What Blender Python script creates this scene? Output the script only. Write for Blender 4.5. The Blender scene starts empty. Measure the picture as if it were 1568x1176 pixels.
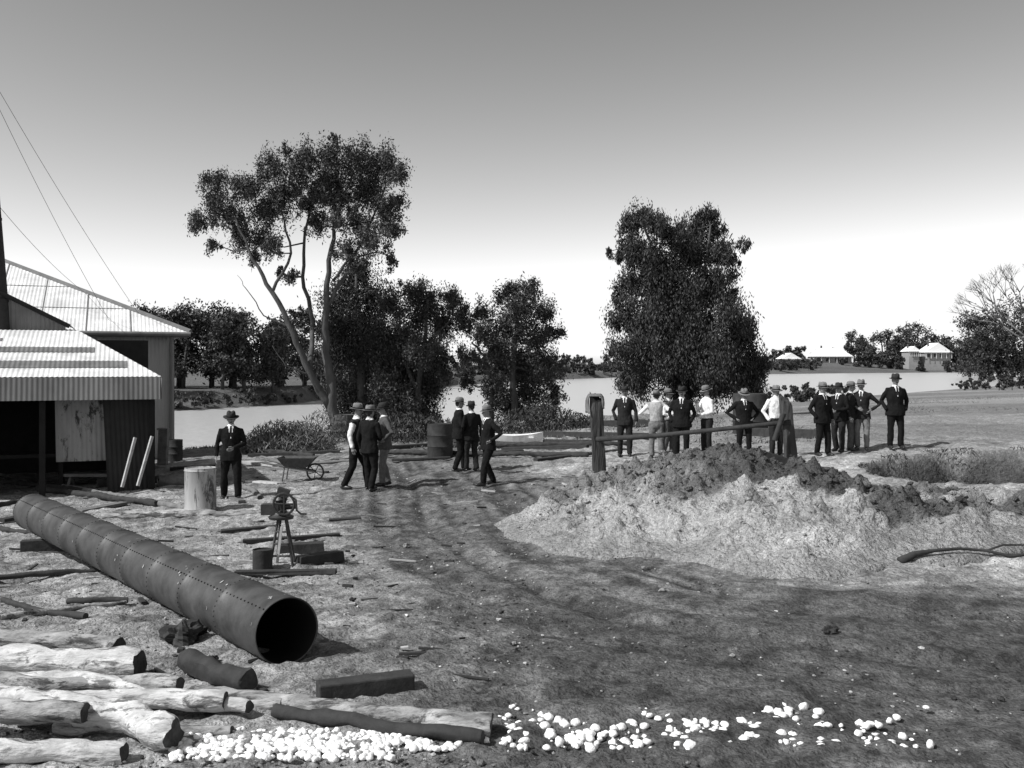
import bpy, math, random
import numpy as np
from mathutils import Vector, Matrix, Euler, noise as mnoise
random.seed(7); RNG=np.random.default_rng(11)
sc=bpy.context.scene
H=2.4; F=1500.0; CX=784.0; HOR=560.0     # survey constants: eye height, bearing scale, horizon

# ------------------------------------------------------------------ noise
TAB=RNG.random((256,256))
def vnoise(x,y):
    xi=np.floor(x).astype(np.int64); yi=np.floor(y).astype(np.int64)
    fx=x-xi; fy=y-yi; fx=fx*fx*(3-2*fx); fy=fy*fy*(3-2*fy)
    a=TAB[xi&255,yi&255]; b=TAB[(xi+1)&255,yi&255]; c=TAB[xi&255,(yi+1)&255]; d=TAB[(xi+1)&255,(yi+1)&255]
    return (a*(1-fx)+b*fx)*(1-fy)+(c*(1-fx)+d*fx)*fy
def fbm(x,y,o=4):
    s=0;a=.5;t=0
    for i in range(o):
        s=s+a*vnoise(x*2**i+17.3*i,y*2**i+5.1*i); t+=a; a*=.5
    return s/t
def sst(a,b,x):
    t=np.clip((x-a)/(b-a),0,1); return t*t*(3-2*t)

# ------------------------------------------------------------------ terrain
NBX=[-3000,-60,-16.3,-10,-3.4,3.5,8,31,53,101,170,600,3000]
NBY=[ 40,   45, 47.5, 54, 61.6,69,73,122,154,225,325,520,700]
FBX=[-3000,-42,-28.6,-23,-21,-18,-11,14,36,116,167,240,600,3000]
FBY=[ 70,   81, 83.6, 97,112,146,195,278,325,450,500,560,760,900]
PX,PY,PRX,PRY=10.0,18.9,2.9,2.9
def gz(x,y):
    x=np.asarray(x,float); y=np.asarray(y,float)
    s=sst(8,16,y)
    land=s*np.clip(-.12+np.where(x<0,.03*x,.063*x),-.45,.55)
    land=land+ .2*sst(25,90,y)*(fbm(x*.03+9,y*.03,2)-.5)*2*sst(5,30,x)
    pit=((x-PX)/PRX)**2+((y-PY)/PRY)**2
    land=land-1.15*(1-sst(.62,1.02,pit+.25*(fbm(x*1.2,y*1.2,2)-.5)))
    nb=np.interp(x,NBX,NBY); fb=np.interp(x,FBX,FBY)
    db=nb-y; df=y-fb
    W=22+(np.maximum(.64*nb,22)-22)*sst(0,14,x)
    t=sst(0,1,db/W)
    z=-1.7+(land+1.7)*t
    z=np.where(db<0,-1.7-np.minimum(.8,.08*(-db)),z)
    zf=-1.9+2.0*sst(-3,12,df)+1.2*sst(0,300,df)+4.5*sst(10,80,df)*sst(110,190,x)
    return np.where(df>-3,np.maximum(zf,-1.9),z)
def G(px,py):
    "ground point on the sight line (bearing px, depression py)"
    k=(px-CX)/F; m=(py-HOR)/F
    ds=np.concatenate([np.arange(4,60,.02),np.arange(60,900,.5)])
    zz=gz(ds*k,ds)-(H-m*ds)
    i=np.argmax(zz>0) if (zz>0).any() else len(ds)-1
    d=float(ds[i]); return Vector((d*k,d,float(gz(d*k,d))))
def S(px,py,d): return Vector(((px-CX)*d/F,d,H-(py-HOR)*d/F))

# ------------------------------------------------------------------ materials
def newmat(name):
    m=bpy.data.materials.new(name); m.use_nodes=True
    nt=m.node_tree; b=nt.nodes['Principled BSDF']; return m,nt,b
def mk(name,val,var=.3,scale=6,rough=.85,bump=.3,bscale=None,metal=0,stretch=(1,1,1),dist=.01,contrast=.5,spec=.3,patch=None,soft=.035):
    m,nt,b=newmat(name); N=nt.nodes; L=nt.links
    tc=N.new('ShaderNodeTexCoord'); mp=N.new('ShaderNodeMapping'); mp.inputs['Scale'].default_value=stretch
    L.new(tc.outputs['Object'],mp.inputs['Vector'])
    n=N.new('ShaderNodeTexNoise'); n.inputs['Scale'].default_value=scale; n.inputs['Detail'].default_value=8; n.inputs['Roughness'].default_value=.65
    L.new(mp.outputs[0],n.inputs['Vector'])
    r=N.new('ShaderNodeValToRGB'); lo=max(0,val*(1-var)); hi=min(1,val*(1+var))
    r.color_ramp.elements[0].position=.5-contrast/2; r.color_ramp.elements[1].position=.5+contrast/2
    r.color_ramp.elements[0].color=(lo,lo,lo,1); r.color_ramp.elements[1].color=(hi,hi,hi,1)
    L.new(n.outputs['Fac'],r.inputs['Fac']); out=r.outputs[0]
    if patch:   # remaining bark / stain patches: (scale, threshold, value)
        n3=N.new('ShaderNodeTexNoise'); n3.inputs['Scale'].default_value=patch[0]; n3.inputs['Detail'].default_value=10; n3.inputs['Roughness'].default_value=.75; n3.inputs['Distortion'].default_value=.4
        L.new(mp.outputs[0],n3.inputs['Vector'])
        mr=N.new('ShaderNodeMapRange'); mr.inputs['From Min'].default_value=patch[1]; mr.inputs['From Max'].default_value=patch[1]+soft; L.new(n3.outputs['Fac'],mr.inputs['Value'])
        mx=N.new('ShaderNodeMix'); mx.data_type='RGBA'; L.new(mr.outputs[0],mx.inputs[0]); L.new(out,mx.inputs[6]); mx.inputs[7].default_value=(patch[2],)*3+(1,); out=mx.outputs[2]
    L.new(out,b.inputs['Base Color'])
    b.inputs['Roughness'].default_value=rough; b.inputs['Metallic'].default_value=metal
    b.inputs['Specular IOR Level'].default_value=spec
    if bump>0:
        n2=N.new('ShaderNodeTexNoise'); n2.inputs['Scale'].default_value=bscale or scale*3; n2.inputs['Detail'].default_value=6
        L.new(mp.outputs[0],n2.inputs['Vector'])
        bp=N.new('ShaderNodeBump'); bp.inputs['Strength'].default_value=bump; bp.inputs['Distance'].default_value=dist
        L.new(n2.outputs['Fac'],bp.inputs['Height']); L.new(bp.outputs[0],b.inputs['Normal'])
    return m
def attrmat(name,rough=.9,noises=((3,.3),(25,.35)),bumps=((30,.6,.03),),spec=.15):
    m,nt,b=newmat(name); N=nt.nodes; L=nt.links
    at=N.new('ShaderNodeAttribute'); at.attribute_name='tone'
    tc=N.new('ShaderNodeTexCoord'); cur=at.outputs['Fac']
    for sc_,a in noises:
        n=N.new('ShaderNodeTexNoise'); n.inputs['Scale'].default_value=sc_; n.inputs['Detail'].default_value=6; n.inputs['Roughness'].default_value=.7
        L.new(tc.outputs['Object'],n.inputs['Vector'])
        mr=N.new('ShaderNodeMapRange'); mr.inputs['From Min'].default_value=.34; mr.inputs['From Max'].default_value=.66
        mr.inputs['To Min'].default_value=1-a; mr.inputs['To Max'].default_value=1+a
        L.new(n.outputs['Fac'],mr.inputs['Value'])
        mu=N.new('ShaderNodeMath'); mu.operation='MULTIPLY'; L.new(cur,mu.inputs[0]); L.new(mr.outputs[0],mu.inputs[1]); cur=mu.outputs[0]
    L.new(cur,b.inputs['Base Color']); b.inputs['Roughness'].default_value=rough; b.inputs['Specular IOR Level'].default_value=spec
    prev=None
    for sc_,st,di in bumps:
        n=N.new('ShaderNodeTexNoise'); n.inputs['Scale'].default_value=sc_; n.inputs['Detail'].default_value=8
        L.new(tc.outputs['Object'],n.inputs['Vector'])
        bp=N.new('ShaderNodeBump'); bp.inputs['Strength'].default_value=st; bp.inputs['Distance'].default_value=di
        L.new(n.outputs['Fac'],bp.inputs['Height'])
        if prev: L.new(prev,bp.inputs['Normal'])
        prev=bp.outputs[0]
    if prev: L.new(prev,b.inputs['Normal'])
    return m
M_ground=attrmat('dirt_ground',noises=((1.2,.22),(9,.34),(40,.45)),bumps=((50,.7,.025),(12,.7,.09)))
M_mound=attrmat('loose_earth',noises=((2.5,.25),(14,.3),(60,.32)),bumps=((60,.9,.03),(16,1,.10)))
M_leaf=attrmat('foliage',rough=.6,noises=((.6,.35),),bumps=(),spec=.3)
M_grass=attrmat('grass_blades',rough=.7,noises=((.8,.3),),bumps=())
M_bark=mk('bark',.075,.5,5,stretch=(1,1,.25),bump=.8,dist=.03)
M_barkpale=mk('pale_bark',.13,.5,4,stretch=(1,1,.3),bump=.6,dist=.03)
M_pale=mk('debarked_log',.52,.38,9,bump=1,bscale=22,dist=.03,contrast=.3,patch=(9,.52,.13),soft=.08,stretch=(.3,1,1))
M_palemid=mk('weathered_log',.30,.5,9,bump=1,bscale=22,dist=.03,contrast=.3,patch=(8,.50,.06),soft=.08,stretch=(.3,1,1))
M_end=mk('log_end_grain',.05,.6,14,bump=.6)
M_darkwood=mk('dark_timber',.035,.5,7,bump=.6,dist=.01)
M_wood=mk('grey_timber',.15,.45,7,bump=.6,dist=.01,patch=(8,.6,.05))
M_palewood=mk('pale_timber',.40,.3,7,bump=.4,dist=.01,patch=(9,.62,.12))
M_steel=mk('tarred_steel_pipe',.042,.6,4,rough=.5,bump=.3,bscale=25,dist=.006,contrast=.35,spec=.5,patch=(16,.67,.17))
M_steelin=mk('pipe_bore',.006,.3,5,rough=.9,bump=0)
M_rivet=mk('rivet_heads',.012,.3,5,rough=.6,bump=0)
M_chalk=mk('pale_scratches',.4,.3,20,bump=0)
M_iron=mk('black_iron',.025,.5,10,rough=.5,bump=.3,spec=.5)
M_iron2=mk('rusty_iron',.06,.5,10,rough=.7,bump=.3)
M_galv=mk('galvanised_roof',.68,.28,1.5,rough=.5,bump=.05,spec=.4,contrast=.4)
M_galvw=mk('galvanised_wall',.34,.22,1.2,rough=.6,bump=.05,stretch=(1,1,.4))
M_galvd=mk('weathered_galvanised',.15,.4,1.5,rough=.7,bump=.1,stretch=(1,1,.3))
M_darkint=mk('dark_boards_and_shade',.011,.5,4,bump=.3)  # near-black colour holds the shed interior's shade; the bargeboard is simply dark
M_white=mk('white_paint',.8,.08,3,bump=.05)
M_housewall=mk('weatherboard',.28,.15,1,bump=0)
M_glass=mk('dark_window',.03,.2,3,rough=.2,bump=0)
M_stone=mk('pale_stone',.85,.12,9,bump=.8,dist=.02)
M_brick=mk('sooty_stack',.03,.4,8,bump=.3)
def cloth(n,v): return mk(n,v,.35,16,rough=.95,bump=.45,bscale=22,dist=.02,spec=.1)
C={'black':cloth('black_suit',.011),'dark':cloth('dark_suit',.022),'grey':cloth('grey_cloth',.08),'pale':cloth('pale_cloth',.34),
   'white':cloth('white_shirt',.72),'tie':cloth('dark_tie',.02),'mid':cloth('mid_grey_cloth',.15)}
M_skin=mk('skin',.22,.15,20,rough=.6,bump=.1); M_hair=mk('hair',.03,.3,40,bump=.3)
M_hatl=cloth('light_felt',.16); M_hatd=cloth('dark_felt',.035); M_band=cloth('hat_band',.012); M_shoe=mk('boot_leather',.02,.3,20,rough=.4,bump=.1,spec=.5)
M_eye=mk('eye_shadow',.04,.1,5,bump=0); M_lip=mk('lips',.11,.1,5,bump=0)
M_post=mk('weathered_post',.048,.6,6,stretch=(1,1,.15),bump=1,dist=.05,contrast=.4)

# ------------------------------------------------------------------ mesh builder
class MB:
    def __init__(s): s.v=[];s.f=[];s.m=[];s.M=None;s.mat=0
    def add(s,vs,fs,mat=None):
        o=len(s.v)
        for p in vs:
            p=Vector(p); s.v.append(tuple(s.M@p) if s.M else tuple(p))
        for f in fs: s.f.append([i+o for i in f]); s.m.append(s.mat if mat is None else mat)
    def tube(s,pts,rad,seg=10,cap=True,sq=(1,1),mat=None,capmat=None,up=None):
        pts=[Vector(p) for p in pts]; n=len(pts)
        if not hasattr(rad,'__len__'): rad=[rad]*n
        vs=[];fs=[];ref=None
        for i in range(n):
            t=(pts[min(i+1,n-1)]-pts[max(i-1,0)]).normalized()
            if ref is None:
                r0=Vector(up) if up else (Vector((0,0,1)) if abs(t.z)<.9 else Vector((0,1,0)))
                ref=(r0-t*r0.dot(t)).normalized()
            else: ref=(ref-t*ref.dot(t)).normalized()
            b=t.cross(ref)
            for k in range(seg):
                a=2*math.pi*k/seg
                vs.append(pts[i]+ref*math.cos(a)*rad[i]*sq[0]+b*math.sin(a)*rad[i]*sq[1])
        for i in range(n-1):
            for k in range(seg):
                k2=(k+1)%seg; fs.append([i*seg+k,i*seg+k2,(i+1)*seg+k2,(i+1)*seg+k])
        s.add(vs,fs,mat)
        if cap:
            o=len(s.v)-n*seg; cm=capmat if capmat is not None else (s.mat if mat is None else mat)
            s.f.append([o+k for k in range(seg)][::-1]); s.m.append(cm)
            s.f.append([o+(n-1)*seg+k for k in range(seg)]); s.m.append(cm)
    def rings(s,rs,mat=None,cap=True):
        seg=len(rs[0]); vs=[p for r in rs for p in r]; fs=[]
        for i in range(len(rs)-1):
            for k in range(seg):
                k2=(k+1)%seg; fs.append([i*seg+k,i*seg+k2,(i+1)*seg+k2,(i+1)*seg+k])
        if cap: fs.append(list(range(seg))[::-1]); fs.append([(len(rs)-1)*seg+k for k in range(seg)])
        s.add(vs,fs,mat)
    def box(s,c,sz,R=(0,0,0),mat=None,basis=None):
        E=basis if basis else Euler(R).to_matrix(); c=Vector(c)
        vs=[c+E@Vector((x*sz[0]/2,y*sz[1]/2,z*sz[2]/2)) for x in(-1,1) for y in(-1,1) for z in(-1,1)]
        s.add(vs,[[0,1,3,2],[4,6,7,5],[0,4,5,1],[2,3,7,6],[0,2,6,4],[1,5,7,3]],mat)
    def ell(s,c,r,nu=14,nv=9,fn=None,mat=None,R=None):
        c=Vector(c); vs=[];fs=[]
        for j in range(1,nv):
            th=math.pi*j/nv
            for i in range(nu):
                ph=2*math.pi*i/nu
                p=Vector((math.sin(th)*math.cos(ph)*r[0],math.sin(th)*math.sin(ph)*r[1],math.cos(th)*r[2]))
                if fn:p=fn(p)
                if R:p=R@p
                vs.append(c+p)
        for q in (Vector((0,0,r[2])),Vector((0,0,-r[2]))):
            if fn:q=fn(q)
            if R:q=R@q
            vs.append(c+q)
        T=len(vs)-2;B=T+1
        for j in range(nv-2):
            for i in range(nu):
                i2=(i+1)%nu; fs.append([j*nu+i,(j+1)*nu+i,(j+1)*nu+i2,j*nu+i2])
        for i in range(nu):
            i2=(i+1)%nu; fs.append([T,i,i2]); fs.append([B,(nv-2)*nu+i2,(nv-2)*nu+i])
        s.add(vs,fs,mat)
    def lathe(s,prof,c=(0,0,0),seg=20,ell=(1,1),mat=None,fn=None):
        c=Vector(c); rs=[]
        for r,z in prof:
            ring=[]
            for k in range(seg):
                a=2*math.pi*k/seg; p=Vector((r*math.cos(a)*ell[0],r*math.sin(a)*ell[1],z))
                if fn:p=fn(p)
                ring.append(c+p)
            rs.append(ring)
        s.rings(rs,mat,cap=False)
    def obj(s,name,mats,smooth=True,bevel=0,parent=None,loc=None):
        me=bpy.data.meshes.new(name); 
        v=s.v
        if loc is not None: v=[(a-loc[0],b-loc[1],c-loc[2]) for a,b,c in v]
        me.from_pydata(v,[],s.f); me.update()
        for m in mats: me.materials.append(m)
        me.polygons.foreach_set('material_index',s.m); me.polygons.foreach_set('use_smooth',[bool(smooth)]*len(s.f))
        o=bpy.data.objects.new(name,me); sc.collection.objects.link(o)
        if loc is not None:o.location=loc
        if bevel:
            b=o.modifiers.new('b','BEVEL'); b.width=bevel; b.segments=2
        if smooth and smooth!='all':
            try: me.set_sharp_from_angle(angle=math.radians(50))
            except Exception: pass
        if parent:o.parent=parent
        return o
def empty(name):
    o=bpy.data.objects.new(name,None); sc.collection.objects.link(o); return o
def npmesh(name,V,Q,mat,tone=None,smooth=False,parent=None):
    k=Q.shape[1]; me=bpy.data.meshes.new(name)
    me.vertices.add(len(V)); me.vertices.foreach_set('co',np.ascontiguousarray(V,dtype=np.float32).ravel())
    me.loops.add(Q.size); me.loops.foreach_set('vertex_index',Q.astype(np.int32).ravel())
    me.polygons.add(len(Q)); me.polygons.foreach_set('loop_start',np.arange(len(Q),dtype=np.int32)*k)
    me.polygons.foreach_set('use_smooth',np.full(len(Q),smooth))
    me.update(calc_edges=True)
    if tone is not None:
        a=me.attributes.new('tone','FLOAT','POINT'); a.data.foreach_set('value',np.asarray(tone,dtype=np.float32))
    me.materials.append(mat)
    o=bpy.data.objects.new(name,me); sc.collection.objects.link(o)
    if parent:o.parent=parent
    return o
def gridmesh(name,xs,ys,zf,tf,mat):
    X,Y=np.meshgrid(xs,ys); Z=zf(X,Y); T=tf(X,Y)
    V=np.stack([X,Y,Z],-1).reshape(-1,3); ny,nx=X.shape
    i=np.arange(nx-1)[None,:]+np.arange(ny-1)[:,None]*nx
    Q=np.stack([i,i+1,i+1+nx,i+nx],-1).reshape(-1,4)
    return npmesh(name,V,Q,mat,T.ravel(),smooth=True)

# ------------------------------------------------------------------ ground
rows=[-30,-15,-5,0,2.5,4.0]; y=4.0
while y<25: y+=.0065*y; rows.append(y)
while y<70: y+=.011*y; rows.append(y)
while y<5000: y*=1.02; rows.append(y)
half=[0.03];x=.03
while x<25: x+=max(.055,.011*x); half.append(x)
while x<4500: x*=1.035; half.append(x)
cols=[-a for a in half[::-1]]+half
PATH=np.array([(-3,30),(-1.6,22),(-.6,16),(.2,12.5),(1.6,9.7),(4.2,8.5),(8,8.4),(14,9.2),(24,11)],float)
def pathdist(x,y):
    best=np.full(x.shape,1e9); al=np.zeros(x.shape); sg=np.zeros(x.shape); acc=0
    P=PATH; 
    t=np.linspace(0,len(P)-1,60); px=np.interp(t,range(len(P)),P[:,0]); py=np.interp(t,range(len(P)),P[:,1])
    for _ in range(4):
        px[1:-1]=(px[:-2]+px[2:]+2*px[1:-1])/4; py[1:-1]=(py[:-2]+py[2:]+2*py[1:-1])/4
    for i in range(len(px)-1):
        dx,dy=px[i+1]-px[i],py[i+1]-py[i]; L=math.hypot(dx,dy)
        u=np.clip(((x-px[i])*dx+(y-py[i])*dy)/L**2,0,1); qx=x-px[i]-u*dx; qy=y-py[i]-u*dy
        d=np.hypot(qx,qy); m=d<best
        best=np.where(m,d,best); al=np.where(m,acc+u*L,al); sg=np.where(m,np.sign(qx*dy-qy*dx),sg); acc+=L
    return best,al,sg*best
def zterr(x,y):
    z=gz(x,y)
    near=(y<45)&(np.abs(x)<40)&(y>2)
    xn,yn=x[near],y[near]
    d,al,sd=pathdist(xn,yn)
    inpath=1-sst(1.4,2.8,d+.5*(fbm(xn*.8,yn*.8,2)-.5))
    rough=(fbm(xn*3.1,yn*3.1,4)-.5)*.11+(fbm(xn*9,yn*9,3)-.5)*.07
    ruts=-.05*np.exp(-((np.abs(sd)-.75)/.16)**2)-.035*np.exp(-((sd-1.5)/.12)**2)-.03*np.exp(-((sd+1.6)/.1)**2)+(fbm(sd*6,al*.35,3)-.5)*.08
    z[near]+=rough*(1-.65*inpath)+ruts*inpath+(fbm(xn*.7,yn*.7,2)-.5)*.08
    return z
def tterr(x,y):
    t=np.full(x.shape,.25)
    t=t*(.65+.7*fbm(x*.35,y*.35,3))
    t*=1+.35*(fbm(x*1.7+3,y*1.7,3)-.5)*2
    near=(y<60)&(np.abs(x)<60)
    xn,yn=x[near],y[near]; d,al,sd=pathdist(xn,yn)
    ip=1-sst(1.2,3.0,d+.9*(fbm(xn*.9,yn*.9,3)-.5))
    front=1-sst(8.4,11.0,yn+.5*(fbm(xn*.6,yn*.6,2)-.5)*2)   # damp trafficked earth
    streak=.09+.20*(fbm(sd*6,al*.4,3)-.38)
    tn=t[near]*(1-ip)+np.clip(streak,.045,.24)*ip
    dark=.066*(.5+1.0*fbm(sd*3.5,al*.5,3))
    k=front*(.9*sst(-2.4,.8,xn)); tn=tn*(1-k)+dark*k
    mm=np.exp(-(((xn-9)/3.8)**2+((yn-12.6)/1.9)**2)); tn=tn*(1-mm)+.30*mm
    spots=fbm(xn*5,yn*5,3); tn*=np.where(spots>.62,1.35,1)*np.where(spots<.36,.6,1)
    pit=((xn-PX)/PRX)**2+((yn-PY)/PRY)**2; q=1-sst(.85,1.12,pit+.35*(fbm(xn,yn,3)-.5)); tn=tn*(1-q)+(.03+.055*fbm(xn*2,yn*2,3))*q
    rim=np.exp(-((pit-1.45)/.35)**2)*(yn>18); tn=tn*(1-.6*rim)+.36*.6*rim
    t[near]=tn
    pd=sst(22,28,y)*sst(2,8,x); pt=.11+.13*fbm(x*.06,y*.05+4,4); pt*=np.where(fbm(x*.02,y*.15,3)>.55,1.3,1); t=t*(1-pd)+pt*pd
    nb=np.interp(x,NBX,NBY); t=np.where((y>nb-4),t*.6,t)
    fb=np.interp(x,FBX,FBY); fbm_=sst(-3,6,y-fb); t=t*(1-fbm_)+(.08+.07*fbm(x*.05,y*.05,3))*fbm_
    return np.clip(t,.02,.6)
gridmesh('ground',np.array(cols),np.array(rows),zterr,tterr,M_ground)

m,nt,b=newmat('river_water'); b.inputs['Base Color'].default_value=(.46,.46,.46,1); b.inputs['Roughness'].default_value=.3
n=nt.nodes.new('ShaderNodeTexNoise'); n.inputs['Scale'].default_value=1.0; n.inputs['Detail'].default_value=6
tc=nt.nodes.new('ShaderNodeTexCoord'); nt.links.new(tc.outputs['Object'],n.inputs['Vector'])
bp=nt.nodes.new('ShaderNodeBump'); bp.inputs['Strength'].default_value=.5; bp.inputs['Distance'].default_value=.2
nt.links.new(n.outputs['Fac'],bp.inputs['Height']); nt.links.new(bp.outputs[0],b.inputs['Normal'])
wb=MB(); wb.add([(-3000,38,-1.5),(3000,38,-1.5),(3000,950,-1.5),(-3000,950,-1.5)],[[0,1,2,3]]); wb.obj('river',[m],smooth=False)

# ------------------------------------------------------------------ mound
CXs=[-.7,-.2,.9,2.1,2.94,3.9,4.7,5.36,6.16,7.84,11,13]
CYs=[15.3,15.5,15.8,16,16,16,15.6,15,15,14.8,14.6,14.6]
CZs=[0,.06,.42,.84,.99,.86,.58,.44,.24,.10,.08,0]
CWs=[1.0,1.6,3.0,4.4,5.0,5.0,4.5,4.1,3.6,3.0,2.4,1]
def moundh(x,y):
    wx=x+.5*(fbm(x*.8+5,y*.8,2)-.5); wy=y+.8*(fbm(x*.7,y*.7+8,2)-.5)
    h=np.interp(wx,CXs,CZs); c=np.interp(wx,CXs,CYs); w=np.interp(wx,CXs,CWs)
    tf=np.clip((c-wy)/w,0,1); tb=np.clip((wy-c)/(1.2+h),0,1)
    prof=np.where(wy<c,(1-tf)**1.25,(1-tb)**1.4)
    z=h*prof
    for lx,ly,lh,sx,sy in ((3.4,12.3,.28,.75,1.0),(1.3,13.2,.18,.7,.7),(5.2,12.9,.26,.9,.8),(7.4,13.4,.14,1.3,.7),(2.3,14.2,.18,.45,.5),(4.4,14.3,.22,.5,.6),(.5,14.4,.06,.4,.5)):
        z=z+lh*np.exp(-(((x-lx)/sx)**2+((y-ly)/sy)**2))
    a=sst(.02,.25,z)
    top=sst(.35,.9,z/(h+.1))
    f5=fbm(x*4.2+2,y*4.2,3)
    lump=(fbm(x*1.6,y*1.6,3)-.5)*.36+(f5-.5)*(.22+.24*top)+np.abs(f5-.5)*.25+(fbm(x*12,y*12,3)-.5)*(.08+.10*top)
    return z+a*lump, a, z
def mz(x,y):
    z,a,_=moundh(x,y); g=gz(x,y); return np.where(a>.01,g+z+.01,g-.08)+(-.05)*(1-sst(0,.05,a))
def mt(x,y):
    z,a,z0=moundh(x,y)
    t=.38*(.62+.76*fbm(x*1.3,y*1.3,3))
    topd=sst(.44,.64,z0/(np.interp(x,CXs,CZs)+.15)+.5*(fbm(x*1.5,y*1.5,3)-.5))*(z0>.1)*(.65+.35*sst(2.2,3.4,x))
    t=t*(1-topd)+.09*topd
    e=1-sst(.03,.25,z0); t=t*(1-e*.6)+.22*e*.6
    return t
gridmesh('dirt_mound',np.arange(-1.4,13.5,.04),np.arange(10,19.2,.04),mz,mt,M_mound)
def surf(x,y):
    z=float(gz(x,y))
    if -1.4<x<13.4 and 10<y<19.2: z=max(z,float(mz(np.array([x]),np.array([y]))[0]))
    return z

def rocks(name,pts,sizes,mat,tones=None,flat=.65,seed=1,jit=.28,smooth=False):
    rg=np.random.default_rng(seed)
    g=(1+5**.5)/2
    IV=np.array([(-1,g,0),(1,g,0),(-1,-g,0),(1,-g,0),(0,-1,g),(0,1,g),(0,-1,-g),(0,1,-g),(g,0,-1),(g,0,1),(-g,0,-1),(-g,0,1)],float); IV/=np.linalg.norm(IV[0])
    IF=np.array([(0,11,5),(0,5,1),(0,1,7),(0,7,10),(0,10,11),(1,5,9),(5,11,4),(11,10,2),(10,7,6),(7,1,8),(3,9,4),(3,4,2),(3,2,6),(3,6,8),(3,8,9),(4,9,5),(2,4,11),(6,2,10),(8,6,7),(9,8,1)])
    if smooth:
        V=list(map(tuple,IV)); cache={}; F2=[]
        def mid(a,b):
            k=(min(a,b),max(a,b))
            if k not in cache:
                q=(np.array(V[a])+np.array(V[b]))/2; V.append(tuple(q/np.linalg.norm(q))); cache[k]=len(V)-1
            return cache[k]
        for a,b,c in IF: ab,bc,ca=mid(a,b),mid(b,c),mid(c,a); F2+=[(a,ab,ca),(b,bc,ab),(c,ca,bc),(ab,bc,ca)]
        IV=np.array(V);IF=np.array(F2)
    nv=len(IV); V=[];Fc=[];T=[]
    for i,(p,s) in enumerate(zip(pts,sizes)):
        v=IV*(1+rg.uniform(-jit,jit,(nv,1)))*np.array([1,rg.uniform(.6,1),flat*rg.uniform(.7,1.1)])*s
        a=rg.uniform(0,6.28); R=np.array([[math.cos(a),-math.sin(a),0],[math.sin(a),math.cos(a),0],[0,0,1]])
        V.append(v@R.T+np.array(p)); Fc.append(IF+nv*i); T.append(np.full(nv,(tones[i] if tones is not None else .2)))
    return npmesh(name,np.concatenate(V),np.concatenate(Fc),mat,np.concatenate(T),smooth=smooth)
pts=[];sz=[];tn=[]
while len(pts)<2600:
    x=random.uniform(-.8,10.5); y=random.uniform(10.2,17)
    z,a,z0=moundh(np.array([x]),np.array([y])); top=z0[0]/(np.interp(x,CXs,CZs)+.12)
    if random.random()>a[0]*(.15+.8*max(0,min(1,(top-.4)*3)))+.06: continue
    s=random.choice([.012,.015,.02,.025,.03,.045]) if random.random()<.94 else .075
    if top<.5: s*=.65
    pts.append((x,y,surf(x,y)+s*.1)); sz.append(s); tn.append(float(mt(np.array([x]),np.array([y]))[0])*random.uniform(.65,1.2))
rocks('earth_clods',pts,sz,M_mound,tn,seed=3)
pts=[];sz=[];tn=[]
for i in range(6500):
    d=5.5+random.random()**1.5*18; k=random.uniform(-.56,.56); x=k*d
    if random.random()>(1.0 if x<.3 else .35): continue
    s=random.uniform(.007,.018)*(1 if random.random()<.93 else 1.9); pts.append((x,d,float(gz(x,d))+.0)); sz.append(s)
    tn.append(random.choice([.04,.06,.3,.45,.2]))
rocks('gravel',pts,sz,M_ground,tn,flat=.6,seed=4)
pts=[];sz=[]
def cl_(px): return vnoise(np.array([px*.021]),np.array([3.3]))[0]
n_=0
while n_<620:
    px=random.uniform(430,1425)
    if random.random()>cl_(px)*1.3: continue
    n_+=1; g=G(px,random.uniform((1128 if px<740 else 1094)+14*math.sin(px*.03),1150)); s=random.choice([.008,.012,.018,.026,.036])*random.uniform(.8,1.2); pts.append((g.x,g.y,g.z+s*.25)); sz.append(s)
for i in range(620):
    g=G(random.uniform(262,600),random.uniform(1120,1165)); s=random.uniform(.010,.034); pts.append((g.x,g.y,g.z+s*.25)); sz.append(s)
rocks('pale_stones',pts,sz,M_stone,None,flat=.8,seed=5,jit=.16,smooth=True)

# scattered offcuts, chips and twigs over the yard
mb=MB()
for i in range(230):
    y=7+random.random()*18; x=random.uniform(-.52*y,-.3 if y<16 else .15*y); L=random.choice([.06,.1,.15,.25,.4])*random.uniform(.7,1.3); a=random.uniform(0,6.28) if random.random()<.4 else random.uniform(-.4,.4)
    mb.box((x,y,float(gz(x,y))+.012),(L,random.uniform(.015,.05),random.uniform(.012,.03)),R=(0,random.uniform(-.1,.1),a),mat=random.choice([0,0,1,2]))
mb.obj('scattered_offcuts',[M_darkwood,M_wood,M_palewood],smooth=False)

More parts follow.
